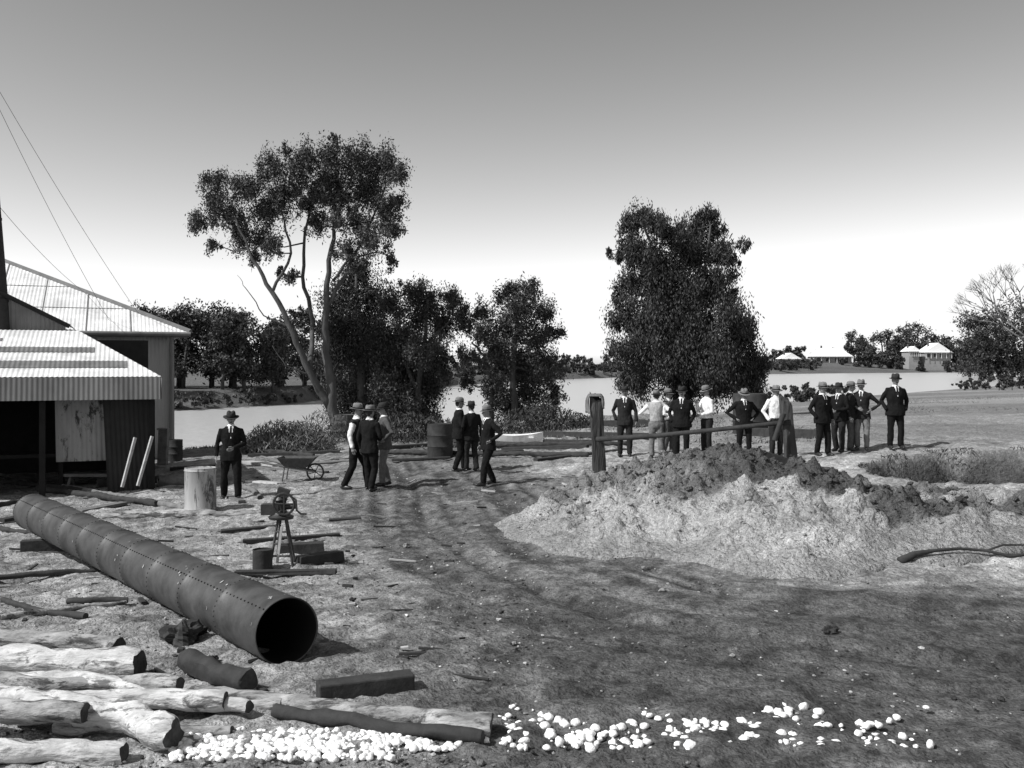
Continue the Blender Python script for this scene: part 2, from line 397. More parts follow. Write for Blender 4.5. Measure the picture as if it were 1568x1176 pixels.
# ------------------------------------------------------------------ leaves
def leafmesh(name,Cn,L,W,droop,mat,tone,parent=None,vec=None):
    n=len(Cn); d=RNG.normal(size=(n,3)); d/=np.linalg.norm(d,axis=1,keepdims=True)
    d=d*(1-droop)+np.array(vec if vec else (0,0,-1))*droop; d/=np.linalg.norm(d,axis=1,keepdims=True)
    r=RNG.normal(size=(n,3)); s=np.cross(d,r); s/=np.linalg.norm(s,axis=1,keepdims=True)
    l=(L*RNG.uniform(.6,1.3,n))[:,None]; w=(W*RNG.uniform(.6,1.3,n))[:,None]
    V=np.stack([Cn-d*l/2,Cn+s*w/2,Cn+d*l/2,Cn-s*w/2],1).reshape(-1,3)
    Q=np.arange(4*n).reshape(-1,4)
    T=np.repeat(tone*RNG.uniform(.6,1.5,n),4)
    return npmesh(name,V,Q,mat,T,parent=parent)
def clumpleaves(c,r,n,sub=14,spread=.30,vert=.8):
    k=max(3,sub); d=RNG.normal(size=(k,3)); d/=np.linalg.norm(d,axis=1,keepdims=True)
    sc_=np.array(c)+d*(r*RNG.uniform(.2,1.2,(k,1)))*np.array([1,1.1,.9])
    idx=RNG.integers(0,k,n); w=RNG.uniform(.5,1.5,k)
    P=sc_[idx]+RNG.normal(size=(n,3))*(r*spread*w[idx])[:,None]*np.array([1,1,vert])
    return P,sc_
def tree(name,d,limbs,clumps,dens=1700,L=.16,W=.058,tone=.05,droop=.45,bark=None,depthspread=1.0,thin=1.0,grow=1.0,spread=.21):
    par=empty(name); mb=MB(); sk=[]
    for lb in limbs:
        pts=[S(p[0],p[1],d)+Vector((0,p[2],0)) for p in lb]; rad=[p[3]*thin for p in lb]
        if lb is limbs[0]: pts[0].z=float(gz(pts[0].x,pts[0].y))-.2
        P=[];R=[]
        for i in range(len(pts)-1):
            for q in range(4):
                t=q/4; p=pts[i].lerp(pts[i+1],t)+Vector((random.uniform(-1,1),random.uniform(-1,1),0))*.07*(1 if q else 0); P.append(p); R.append(rad[i]*(1-t)+rad[i+1]*t)
        P.append(pts[-1]);R.append(rad[-1]); mb.tube(P,R,seg=9); sk+=list(zip(P,R))
    LV=[]
    for (px,py,r) in clumps:
        r*=grow; rm=r*d/F; c=S(px,py,d)+Vector((0,random.uniform(-1,1)*depthspread*1.6,0))
        n=int(dens*(r/30)**2); P,subs=clumpleaves(c,rm,n,sub=max(6,int(30*(r/30)**1.3)),spread=spread,vert=1.4); LV.append(P)
        best=min(sk,key=lambda q:(q[0]-c).length+(3 if q[0].z>c.z+.2 else 0)); a=best[0]
        mid=a.lerp(c,.5)+Vector((random.uniform(-.2,.2),random.uniform(-.2,.2),-.12*(c-a).length))
        r0=min(best[1]*.6,.06); mb.tube([a,a.lerp(mid,.6),mid,mid.lerp(c,.6),c],[r0,r0*.85,r0*.7,r0*.5,r0*.3],seg=6)
        for s_ in subs[::3]:
            s_=Vector(s_); mb.tube([c,c.lerp(s_,.5)+Vector((0,0,.05)),s_],[.020,.014,.007],seg=4)
    mb.obj('trunk_and_limbs',[bark or M_bark],smooth='all',parent=par)
    leafmesh('crown',np.concatenate(LV),L,W,droop,M_leaf,tone,parent=par)
    return par
dT=46.0
tree('eucalyptus_tree',dT,[
 [(515,655,0,.40),(508,600,0,.33),(497,540,.2,.27),(500,470,0,.21),(505,400,-.3,.16),(515,330,0,.1),(540,260,.3,.05)],
 [(506,625,0,.28),(478,570,-.5,.22),(455,510,-.8,.19),(425,450,-1,.15),(395,400,-1,.10),(370,340,-1,.06)],
 [(478,568,-.5,.18),(472,490,1,.15),(455,420,1.2,.12),(460,350,1,.09),(480,280,1,.05)],
 [(500,470,0,.16),(530,420,0,.12),(560,350,.5,.08),(590,280,.3,.04)],
 [(425,450,-1,.11),(450,390,-.6,.08),(430,320,0,.06),(440,260,0,.03)],
 [(455,505,-.8,.06),(412,485,-1,.04),(388,445,-1.3,.025),(375,425,-1.3,.01)],
 [(480,575,-.5,.06),(445,560,-1,.035),(425,530,-1,.015)],
 [(440,260,0,.03),(420,235,0,.015),(400,225,0,.008)],
 [(510,430,0,.10),(540,400,-1,.07),(580,390,-1,.04),(600,395,-1,.02)]],
 [(338,285,20),(312,345,18),(345,325,28),(380,292,28),(365,357,26),(408,320,30),(400,368,20),(432,268,26),(438,302,28),(468,248,28),(480,284,30),(512,242,26),(548,244,30),(588,256,28),(612,272,18),(562,288,30),(520,300,28),(592,322,24),(600,355,20),(578,375,24),(548,340,24),(535,390,20),(598,400,13),(430,385,15),(445,422,13),(395,398,11),(485,340,20),(325,305,14),(415,412,9),(335,377,12),(465,310,20),(525,345,16),(510,270,24),(555,415,18),(603,300,14),(440,232,9),(520,222,9)],
 dens=3300,tone=.055,bark=M_bark,thin=.72,spread=.19)
tree('dense_river_tree',50,[[(560,655,0,.3),(552,560,0,.22),(545,470,0,.14),(545,420,0,.06)]],
 [(545,420,28),(520,460,30),(575,460,28),(545,500,38),(585,530,36),(515,550,32),(560,580,40),(528,615,28),(590,600,34),(600,635,30),(575,645,26),(505,595,20),(520,505,28),(550,640,26)],dens=3900,tone=.032,droop=.5,grow=1.05,spread=.23)
tree('river_gum_tree',49,[[(640,665,0,.2),(640,600,0,.15),(650,520,0,.1),(655,460,0,.05)],[(640,600,0,.1),(615,540,0,.07),(612,470,0,.03)],[(650,530,0,.08),(690,490,0,.04)]],
 [(625,446,20),(605,470,26),(650,452,24),(685,456,22),(705,480,20),(640,487,30),(675,497,30),(610,525,32),(655,535,32),(630,575,34),(658,595,28),(620,625,32),(650,640,26),(716,500,14),(595,560,24),(590,590,24),(672,560,20),(640,610,28)],dens=3600,tone=.05,grow=1.0,spread=.2)
tree('river_gum_tree',48,[[(792,655,0,.2),(785,580,0,.15),(792,500,0,.1),(796,450,0,.05)],[(752,650,.5,.14),(754,590,.5,.12),(742,545,.5,.08),(722,525,.5,.04)]],
 [(785,441,18),(768,452,16),(812,448,18),(798,475,30),(775,505,30),(832,480,20),(848,508,16),(822,525,30),(782,555,30),(838,565,26),(800,595,32),(845,605,22),(770,615,26),(740,515,22),(718,550,18),(712,585,14),(825,635,22),(795,640,24),(736,480,18),(760,590,22),(765,540,24),(810,560,26)],dens=3600,tone=.048,grow=1.0,spread=.2)
tree('weeping_river_tree',47,[[(1050,615,0,.3),(1045,545,0,.25),(1022,450,0,.15),(985,345,0,.05)],[(1048,560,0,.2),(1075,450,0,.12),(1088,345,0,.04)],[(985,395,0,.04),(955,378,0,.025),(932,386,0,.012)],[(1085,400,0,.04),(1110,375,0,.03),(1128,372,0,.01)]],
 [(982,334,17),(962,350,18),(1003,348,20),(1086,328,15),(1068,344,18),(1100,350,16),(1036,370,26),(972,390,26),(1018,405,30),(1068,385,28),(1098,390,20),(1000,435,34),(962,434,18),(1050,440,36),(1096,435,28),(960,487,26),(1000,495,36),(1060,500,38),(1112,485,30),(1138,514,22),(962,540,26),(1010,550,38),(1070,555,40),(1122,550,32),(1154,557,18),(976,582,28),(1040,590,30),(1090,590,30),(1140,588,24),(1128,380,9),(1122,400,9),(932,388,8),(946,395,9),(1164,578,12),(1030,530,30),(1090,525,30),(1040,475,30),(946,455,8),(1122,450,10),(940,540,12)],dens=4600,tone=.036,droop=.6,L=.17,W=.06,grow=1.05,spread=.21)

def mass(name,trees,L,tone,dens=240,low=.15,sub=9):
    mb=MB();LV=[];par=empty(name)
    for (x,y,h,w) in trees:
        z=float(gz(x,y)); lean=random.uniform(-.1,.1)*h
        mb.tube([(x,y,z-.3),(x+lean*.3,y,z+h*.35),(x+lean,y,z+h*.8)],[.026*h,.018*h,.006*h],seg=6)
        for k in range(random.randint(9,14)):
            a=random.uniform(0,6.28); rr=random.uniform(0,.40)*w; zz=z+h*random.uniform(low,.88); f=1-abs((zz-z)/h-.5)*.8
            c=(x+lean*.6+math.cos(a)*rr*f,y+math.sin(a)*rr*f,zz); r=h*random.uniform(.10,.17)
            if k%2: mb.tube([(x+lean*.4,y,z+h*.4),c],[.010*h,.004*h],seg=4)
            P,_=clumpleaves(c,r,dens,sub=sub,spread=.30); LV.append(P)
    mb.obj('trunks',[M_bark],smooth='all',parent=par); leafmesh('crowns',np.concatenate(LV),L,L*.5,.35,M_leaf,tone,parent=par)
tl=[]
for i in range(36):
    x=-66+i*1.45+random.uniform(-.5,.5); yb=float(np.interp(x,FBX,FBY)); tl.append((x,yb+random.uniform(5,22),random.uniform(6.4,9.0),random.uniform(5,8)))
for i in range(24): 
    x=-68+i*2.1; tl.append((x,float(np.interp(x,FBX,FBY))+random.uniform(14,30),random.uniform(8.0,9.6),8))
mass('far_bank_trees',tl,.36,.042,dens=380,low=.2)
mass('far_bank_scrub',[(x,float(np.interp(x,FBX,FBY))+2,random.uniform(1.0,2.6),4) for x in np.arange(-60,-18,1.2)],.3,.05,dens=60)
tl=[]
for i in range(80):
    x=-25+i*2.4+random.uniform(-1.2,1.2); tl.append((x,float(np.interp(x,FBX,FBY))+random.uniform(5,40),random.uniform(3.8,6.5),9))
mass('distant_tree_line',tl,.95,.05,dens=60,low=.05,sub=6)
tl=[]
for px,top,d,w in [(1205,527,600,12),(1225,530,600,12),(1185,530,590,12),(1308,507,620,17),(1322,512,600,17),(1352,496,620,19),(1340,510,600,15),(1385,492,620,19),(1405,488,620,19),(1418,498,610,17),(1370,512,600,15),(1450,512,620,15),(1465,520,620,15),(1438,520,620,15),(1300,528,600,12),(1250,534,640,13),(1275,532,640,13),(1480,515,610,16),(1330,535,570,12),(1360,538,570,12),(1395,536,640,12),(1345,540,565,10),(1315,540,565,10),(1378,541,570,10),(1470,535,570,12),(1230,548,580,8),(1325,520,600,14),(1365,520,600,14),(1395,515,610,14),(1410,535,630,14),(1490,530,580,14),(1410,552,560,6),(1450,552,560,6),(1290,556,570,6),(1380,552,560,7)]:
    x=(px-CX)*d/F; tl.append((x,d,max(3.4,H+(HOR-top)*d/F-float(gz(x,d))),w))
mass('distant_trees_by_houses',tl,1.6,.045,dens=130,low=.08)
tl=[]
for px,top,d,w in [(1485,480,340,12),(1505,462,340,14),(1530,455,335,15),(1552,450,335,16),(1580,445,335,16),(1515,500,330,11),(1540,505,330,11),(1565,495,330,12),(1610,450,335,16),(1590,500,330,12),(1500,505,330,11)]:
    x=(px-CX)*d/F; tl.append((x,d,H+(HOR-top)*d/F-float(gz(x,d)),w))
mass('riverside_trees',tl,.9,.035,dens=240)
mass('bank_scrub',[((px-CX)*d/F,d,h_,4) for px,d,h_ in [(1180,105,1.6),(1215,104,1.8),(1240,106,2.0),(1262,104,1.7),(1285,106,1.4),(1490,150,1.8),(1510,145,2.2),(1530,140,2.4),(1550,138,2.4),(1570,136,2.5),(1590,134,2.5),(1480,170,1.4),(1540,160,2.4),(1575,155,2.6),(1230,100,1.4),(1470,165,.9)]],.35,.04,dens=90)
bt=MB()
def branch(p,dr,l,r,dep):
    q=p+dr*l; mid=p.lerp(q,.5)+Vector((random.uniform(-.1,.1),0,random.uniform(-.1,.1)))*l
    bt.tube([p,mid,q],[r,r*.8,r*.6],seg=5)
    if dep>0:
        for _ in range(3):
            nd=(dr+Vector((random.uniform(-.8,.8),random.uniform(-.6,.6),random.uniform(-.25,.6)))).normalized(); branch(q,nd,l*.68,r*.6,dep-1)
p0=S(1590,560,150); p0.z=float(gz(p0.x,p0.y)); branch(p0,Vector((-.12,0,1)).normalized(),6.8,.3,0)
for a in (-1.2,-.8,-.3,.3): branch(p0+Vector((-.75,0,6.6)),Vector((a,random.uniform(-.3,.3),.85)).normalized(),5.2,.17,4)
bt.obj('bare_tree',[M_barkpale],smooth='all')

def bush(name,px,py,r,hgt,n,tone,L=.22,W=.03,up=.5):
    g=G(px,py); P=[]
    for k in range(n):
        a=random.uniform(0,6.28); q=random.random()**.6*r; x=g.x+math.cos(a)*q*1.6; y=g.y+math.sin(a)*q
        P.append((x,y,float(gz(x,y))+random.random()*hgt*(1-.7*(q/r)**2)))
    leafmesh(name,np.array(P),L,W,up,M_grass,tone,vec=(0,0,1))
bush('shrub',425,690,.8,1.0,3000,.14); bush('shrub',458,690,.75,.95,2600,.12); bush('shrub',405,692,.5,.6,1200,.15)
bush('shrub',500,680,.9,1.2,1400,.09); bush('shrub',630,675,1.3,1.0,2600,.05,W=.05); bush('shrub',820,660,1.4,1.0,2600,.045,W=.05)
P=[]
for i in range(12000):
    a=random.uniform(0,6.28); q=random.random()**.5*1.08; x=PX+math.cos(a)*q*PRX; y=PY+math.sin(a)*q*PRY
    if vnoise(np.array([x*1.8]),np.array([y*1.8]))[0]<.45: continue
    P.append((x,y,float(gz(x,y))+.03))
leafmesh('hollow_grass',np.array(P),.15,.018,.45,M_grass,.05,vec=(0,0,1))
P=[]
for i in range(9000):
    d=26+random.random()**1.3*60; k=random.uniform(.18,.6); x=k*d; 
    if vnoise(np.array([x*.35]),np.array([d*.25]))[0]<.62: continue
    P.append((x,d,float(gz(x,d))+.02))
for i in range(9000):
    d=random.uniform(30,46); x=random.uniform(-24,8)
    if d>np.interp(x,NBX,NBY)-1: continue
    if vnoise(np.array([x*.5]),np.array([d*.5]))[0]<.45: continue
    P.append((x,d,float(gz(x,d))+.05))
leafmesh('field_grass',np.array(P),.17,.03,.5,M_grass,.14,vec=(0,0,1))

# ------------------------------------------------------------------ sheds (both stand skewed 22 degrees to the yard)
def corr(mb,A,u,width,v,Lf,pitch=.1,amp=.007,mat=0,rows=1):
    A=Vector(A);u=Vector(u).normalized();v=Vector(v).normalized();nrm=u.cross(v).normalized()
    n=max(2,int(width/pitch*6)); vs=[];fs=[]
    for i in range(n+1):
        s=width*i/n; L=max(.01,Lf(s) if callable(Lf) else Lf); off=nrm*amp*math.cos(2*math.pi*s/pitch)
        for r in range(rows+1): vs.append(A+u*s+v*(L*r/rows)+off)
    for i in range(n):
        for r in range(rows):
            a=i*(rows+1)+r; fs.append([a,a+rows+1,a+rows+2,a+1])
    mb.add(vs,fs,mat)
ROT=Matrix.Rotation(math.radians(22),4,'Z')
MS=Matrix.Translation((-10.45,30.3,0))@ROT; MA=Matrix.Translation((-8.0,22.0,0))@ROT
par=empty('corrugated_iron_shed')
th=math.radians(24); c16,s16=math.cos(th),math.sin(th); D=5.25
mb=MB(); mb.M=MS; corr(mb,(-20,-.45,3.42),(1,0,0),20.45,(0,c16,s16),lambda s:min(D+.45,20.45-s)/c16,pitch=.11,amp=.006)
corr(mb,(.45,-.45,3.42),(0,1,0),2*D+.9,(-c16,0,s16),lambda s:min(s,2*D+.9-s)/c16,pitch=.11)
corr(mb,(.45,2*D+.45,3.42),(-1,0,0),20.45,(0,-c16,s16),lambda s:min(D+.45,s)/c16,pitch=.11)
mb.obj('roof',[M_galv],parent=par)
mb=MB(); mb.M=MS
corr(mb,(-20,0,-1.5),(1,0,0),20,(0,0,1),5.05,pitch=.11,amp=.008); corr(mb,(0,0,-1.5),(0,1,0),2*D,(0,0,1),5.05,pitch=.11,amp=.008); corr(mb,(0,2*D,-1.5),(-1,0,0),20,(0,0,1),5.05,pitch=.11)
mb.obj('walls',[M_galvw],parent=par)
mb=MB(); mb.M=MS; mb.box((-9.8,-.40,3.33),(20.4,.03,.14)); mb.tube([(-20,-.5,3.36),(.45,-.5,3.36)],.07,seg=8); mb.tube([(-.1,-.4,3.3),(-.1,-.12,3.0),(-.1,-.1,-1)],.05,seg=8)
rz=3.45+(D+.45)*s16/c16; mb.tube([(.45,-.45,3.45),(-D,D,rz)],.07,seg=6); mb.tube([(-D,D,rz),(-20,D,rz)],.08,seg=6)
for s_ in (5.5,9.5): mb.box((-s_,-.05,1.1),(.06,.04,4.4))
mb.obj('gutter_and_ridge_cap',[M_galvd],parent=par)
# lapped sheet joints on the big roof
mb=MB(); mb.M=MS
for i in range(1,16):
    s_=-20+i*1.25; L=min(D+.45,20.45-(s_+20))/c16
    if L>.5: mb.box((s_,-.45+L*c16/2,3.42+L*s16/2+.012),(.03,L*.98,.006),R=(th,0,0))
for q in (1.9,3.8): mb.box((-20+(20.45-q*c16)/2,-.45+q*c16,3.42+q*s16+.012),(20.45-q*c16,.035,.006),R=(th,0,0))
mb.obj('sheet_laps',[M_galvd],parent=par,smooth=False)

par=empty('open_workshop_shed')
t2=math.radians(18); c2,s2=math.cos(t2),math.sin(t2); DA=3.4
mb=MB(); mb.M=MA; corr(mb,(-10,-.3,2.16),(1,0,0),10.1,(0,c2,s2),lambda s:min(DA,(10.1-s)*1.9)/c2,pitch=.1,amp=.006)
k=s2/c2*1.9; 
corr(mb,(.1,-.3,2.16),(0,1,0),DA,(-1,0,k),lambda s:(s/1.9)*math.hypot(1,k),pitch=.1)
zr=2.16+DA*s2/c2
corr(mb,(-10,DA-.32,zr-.02),(1,0,0),10.1-DA/1.9,(0,1,.05),3.2,pitch=.1,amp=.006)
mb.obj('roof',[M_galv],parent=par)
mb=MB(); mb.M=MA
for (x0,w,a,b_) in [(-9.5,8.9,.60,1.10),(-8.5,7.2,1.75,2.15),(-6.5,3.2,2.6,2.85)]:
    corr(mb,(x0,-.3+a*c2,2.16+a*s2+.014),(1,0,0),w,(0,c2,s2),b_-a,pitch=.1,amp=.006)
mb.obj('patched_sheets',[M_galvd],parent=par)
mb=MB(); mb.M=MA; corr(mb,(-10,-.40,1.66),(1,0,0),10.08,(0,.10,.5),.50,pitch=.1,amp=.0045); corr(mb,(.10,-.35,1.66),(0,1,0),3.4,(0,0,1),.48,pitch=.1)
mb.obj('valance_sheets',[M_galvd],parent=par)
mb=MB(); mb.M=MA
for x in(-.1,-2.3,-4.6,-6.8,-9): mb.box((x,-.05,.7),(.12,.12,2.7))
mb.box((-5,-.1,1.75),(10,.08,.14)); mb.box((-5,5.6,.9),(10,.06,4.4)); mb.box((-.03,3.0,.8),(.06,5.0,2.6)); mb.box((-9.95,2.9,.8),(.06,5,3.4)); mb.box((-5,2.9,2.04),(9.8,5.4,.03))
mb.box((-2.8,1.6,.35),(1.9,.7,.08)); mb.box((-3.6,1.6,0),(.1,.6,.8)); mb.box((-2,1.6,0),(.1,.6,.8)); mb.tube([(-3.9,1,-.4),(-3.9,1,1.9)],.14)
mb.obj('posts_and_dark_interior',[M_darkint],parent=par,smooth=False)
mb=MB(); mb.M=MA; corr(mb,(-2.05,.35,.28),(1,0,0),1.05,(-.02,.04,1),1.4,pitch=.1,amp=.01); mb.obj('bright_opening_sheet',[mk('lit_opening_tone',.24,.3,2,stretch=(1,1,.4),patch=(3,.52,.04),soft=.06)],parent=par)  # stands in for a bright opening; its light is put into the pale colour
mb=MB(); mb.M=MA; corr(mb,(-1.0,.15,-.4),(1,0,0),1.0,(-.05,.05,1),2.15,pitch=.1,amp=.012); mb.obj('leaning_dark_sheet',[mk('dull_sheet',.03,.3,2)],parent=par)
mb=MB(); mb.M=MA; corr(mb,(-8.0,3.6,3.1),(1,0,0),6.0,(0,0,1),lambda s:.30+(6.0-s)*.52,pitch=.1,amp=.01)
mb.obj('gable_wall',[mk('grey_iron_wall',.18,.25,1.5)],parent=par)
mb=MB(); mb.M=MA; sl=Vector((6.2,0,-6.2*.52)); a_=Vector((-8.1,3.4,3.1+.38+6.1*.52))
corr(mb,a_,(0,1,0),3.4,sl,sl.length,pitch=.1); mb.obj('gable_roof',[M_galv],parent=par)
mb=MB(); mb.M=MA; mb.tube([a_+Vector((0,-.03,-.05)),a_+sl+Vector((0,-.03,-.05))],.055,seg=6,sq=(1,.5)); mb.obj('bargeboard',[M_darkint],parent=par)

par=empty('iron_chimney_stack'); mb=MB()
mb.tube([(-12.55,24,2.2),(-12.62,24,4),(-12.75,24,6),(-12.9,24,8),(-13.0,24,10.2)],[.27,.25,.22,.2,.19],seg=16)
for z in (4,6,8): mb.tube([(-12.62-.07*(z-4),24,z-.03),(-12.62-.07*(z-4),24,z+.03)],[.27-.015*(z-4)]*2,seg=16)
mb.obj('stack',[M_brick],parent=par)
mb=MB()
def wire(a,b,sag=.15,r=.006):
    a=Vector(a);b=Vector(b); mb.tube([a.lerp(b,t)+Vector((0,0,-sag*4*t*(1-t))) for t in [i/12 for i in range(13)]],r,seg=5)
top=Vector((-12.95,24,9.8)); wire(top,S(215,485,31)); wire(top+Vector((0,0,-.3)),S(168,492,30)); wire(S(-2,315,24),S(135,452,32)); 
mb.obj('guy_wires',[mk('wire',.1,.1,3,bump=0)],parent=par)

# ------------------------------------------------------------------ big pipe
A=Vector((-7.34,15.0,0)); B=Vector((-1.80,7.85,0)); R0=.27
A.z=float(gz(A.x,A.y))+R0+.22; B.z=float(gz(B.x,B.y))+R0
par=empty('riveted_steel_pipe'); mb=MB(); ax=(B-A); Ln=ax.length; ax.normalize()
nsec=10; seg=56
up=Vector((0,0,1)); rr=(up-ax*up.dot(ax)).normalized(); bb=ax.cross(rr)
def ring(t,r): 
    p=A+ax*t; return [p+rr*math.cos(2*math.pi*k/seg)*r*(1+.006*math.sin(k*.33+t*3))+bb*math.sin(2*math.pi*k/seg)*r for k in range(seg)]
rs=[]
for i in range(nsec):
    t0=Ln*i/nsec; t1=Ln*(i+1)/nsec; r=R0*(1+random.uniform(-.003,.003))
    rs+=[ring(t0,r+.004),ring(t0+.07,r+.004),ring(t0+.074,r),ring(t0+(t1-t0)*.5,r-.001),ring(t1-.002,r)]
mb.rings(rs,0,cap=False)
mb.rings([ring(Ln-.002,R0+.002),ring(Ln,R0-.002),ring(Ln-.01,R0-.01)],1,cap=False)
mb.rings([ring(Ln-.01,R0-.01),ring(Ln*.5,R0-.012),ring(0,R0-.01)],2,cap=False)
mb.rings([ring(0,R0-.01),ring(0,R0+.006)],0,cap=False)
mb.obj('shell',[M_steel,M_iron2,M_steelin],parent=par)
mb=MB()
for i in range(nsec):
    t0=Ln*i/nsec+.035
    for k in range(0,40):
        a=2*math.pi*k/40; c=A+ax*t0+(rr*math.cos(a)+bb*math.sin(a))*(R0+.004); mb.ell(c,(.008,.008,.008),6,4)
for sgn in (-.75,.75):
    for k in range(120):
        c=A+ax*(Ln*(k+.5)/120)+(rr*math.cos(sgn)+bb*math.sin(sgn))*(R0+.001); mb.ell(c,(.009,.009,.009),5,3)
mb.obj('rivets',[M_rivet],parent=par)
mb=MB()
for k in range(54):
    t=random.choice([Ln*i/nsec for i in range(1,nsec+1)])-random.uniform(.02,.16); a=random.uniform(-1.5,1.5); da=random.uniform(.03,.16); r=R0+.008
    wd=random.uniform(.005,.013)
    vs=[A+ax*(t+dx)+(rr*math.cos(a+q)+bb*math.sin(a+q))*r for q,dx in [(0,0),(da*.5,random.uniform(-.008,.008)),(da,0),(da,wd*.5),(da*.5,wd*1.3),(0,wd*.4)]]
    mb.add(vs,[[0,1,2,3,4,5]])
mb.obj('weld_marks',[M_chalk],parent=par,smooth=False)
for t in (.12,.5): 
    c=A+ax*Ln*t; g=float(gz(c.x,c.y)); mb=MB(); h=c.z-R0-g; 
    if h>.03: mb.box((c.x,c.y,g+h/2-.02),(.75,.16,h+.02),R=(0,0,.3)); mb.obj('timber_bearer',[M_darkwood],smooth=False,bevel=.008)

# ------------------------------------------------------------------ logs and planks
def logo(name,a,b,r0,r1,mat,lift=0,seg=20,bend=.03,rough=1.0):
    a=G(*a);b=G(*b); a.z+=r0*.9+lift; b.z+=r1*.9+lift; L=(b-a).length; n=max(8,int(L*16)); s=random.uniform(0,99)
    P=[];R=[]
    side=(b-a).cross(Vector((0,0,1))).normalized()
    knots=[(random.random(),random.uniform(.1,.35)) for _ in range(int(L*1.4)+1)]
    for i in range(n+1):
        t=i/n; w=mnoise.noise(Vector((t*L*.9+s,0,0)))+.4*mnoise.noise(Vector((t*L*3+s,0,0))); w2=mnoise.noise(Vector((t*L*1.2+s,7,0)))
        kn=sum(h*math.exp(-((t-k)*L/.07)**2) for k,h in knots)*.5
        P.append(a.lerp(b,t)+side*w*bend*2.4+Vector((0,0,w2*bend*.7))); R.append((r0*(1-t)+r1*t)*(1+.14*mnoise.noise(Vector((t*L*3+s,3,1)))+kn))
    P=[P[0]+(P[0]-P[1]).normalized()*.004]+P+[P[-1]+(P[-1]-P[-2]).normalized()*.012]; R=[R[0]*.9]+R+[R[-1]*.93]
    mb=MB(); mb.tube(P,R,seg=seg,capmat=1)
    rr0=min(.04,r0*.32)*rough; u=(b-a).normalized()
    def dsp(v):
        v=Vector(v); vl=v-u*(v.dot(u)*.75)      # ridges run along the grain
        q=Vector((mnoise.noise(v*7),mnoise.noise(v*7+Vector((5,5,5))),mnoise.noise(v*7+Vector((9,2,5)))))*rr0
        q+=Vector((mnoise.noise(vl*26),mnoise.noise(vl*26+Vector((5,5,5))),mnoise.noise(vl*26+Vector((9,2,5)))))*rr0*.6
        return tuple(v+q)
    mb.v=[dsp(v) for v in mb.v]
    return mb.obj(name,[mat,M_end],smooth=True)
logo('debarked_log',(-60,985),(180,1003),.075,.075,M_palemid)
logo('debarked_log',(-80,1025),(212,1040),.10,.115,M_pale,bend=.02)
logo('debarked_log',(-80,1095),(345,1100),.05,.07,M_pale,lift=.05,bend=.06)
logo('debarked_log',(-60,1085),(262,1150),.11,.10,M_pale,lift=.02,bend=.08)
logo('debarked_log',(-60,1165),(190,1163),.07,.06,M_pale,bend=.05)
logo('debarked_log',(-60,1068),(270,1088),.045,.055,M_palemid,lift=.10,bend=.08)
logo('debarked_log',(30,1052),(380,1105),.055,.05,M_pale,lift=.05,bend=.09)
logo('debarked_log',(-60,1130),(120,1140),.07,.07,M_palemid,lift=.12,bend=.06)
logo('debarked_log',(-60,1055),(200,1070),.04,.04,M_pale,lift=.02,bend=.08)
logo('debarked_log',(150,1080),(420,1098),.035,.04,M_palemid,lift=.02,bend=.08)
logo('debarked_log',(100,1115),(350,1128),.04,.045,M_palemid,lift=.0,bend=.08)
logo('bark_log',(285,1025),(380,1060),.085,.08,M_darkwood)
logo('long_pole',(260,1068),(750,1128),.05,.075,M_palemid,bend=.04)
logo('long_pole',(420,1100),(735,1142),.045,.05,M_darkwood)
logo('long_pole',(160,795),(412,790),.07,.05,M_palemid,bend=.02)
logo('short_log',(242,745),(285,742),.13,.13,M_wood)
logo('short_log',(150,748),(238,740),.12,.12,M_darkwood)
logo('branch_stick',(0,950),(190,925),.03,.02,M_palemid,bend=.06)
logo('branch_stick',(0,925),(130,950),.03,.03,M_darkwood,bend=.04)
logo('branch_stick',(105,925),(195,922),.035,.03,M_darkwood,bend=.04)
logo('long_pole',(-20,890),(160,876),.035,.03,M_darkwood)
logo('long_pole',(-10,780),(60,765),.06,.05,M_darkwood); logo('long_pole',(60,752),(240,775),.07,.06,M_darkwood,bend=.02)
logo('long_pole',(95,748),(330,790),.06,.05,M_wood,bend=.02); logo('long_pole',(-20,738),(150,756),.06,.05,M_darkwood,bend=.03)
logo('long_pole',(0,812),(95,826),.04,.04,M_darkwood,bend=.03); logo('long_pole',(370,745),(400,765),.06,.05,M_wood)
def plank(name,a,b,w,t,mat,lift=0,bevel=.006):
    a=G(*a);b=G(*b); c=(a+b)/2; c.z+=t/2+lift-.004; u=(b-a).normalized(); L=(b-a).length
    wv=Vector((0,0,1)).cross(u).normalized(); up=u.cross(wv); E=Matrix((u,wv,up)).transposed()
    mb=MB(); mb.box(c,(L,w,t),basis=E); 
    mb.v=[tuple(Vector(v)+Vector((random.uniform(-1,1),random.uniform(-1,1),random.uniform(-.3,.3)))*.012) for v in mb.v]
    return mb.obj(name,[mat],smooth=False,bevel=bevel)
plank('timber_block',(485,1078),(630,1060),.16,.15,M_darkwood,bevel=.012)
plank('timber_plank',(360,880),(515,878),.10,.05,M_darkwood)
plank('timber_plank',(338,816),(425,808),.12,.05,M_darkwood); plank('timber_plank',(372,832),(520,822),.12,.06,M_darkwood)
plank('timber_block',(455,868),(522,858),.16,.13,M_darkwood); plank('timber_block',(425,850),(495,846),.2,.15,M_darkwood)
plank('timber_plank',(503,798),(552,795),.15,.04,M_darkwood); plank('timber_plank',(180,790),(300,783),.14,.05,M_palewood)
plank('timber_plank',(0,800),(40,792),.2,.06,M_darkwood); plank('timber_plank',(120,785),(190,772),.2,.05,M_wood); plank('timber_plank',(330,755),(370,770),.15,.06,M_wood)
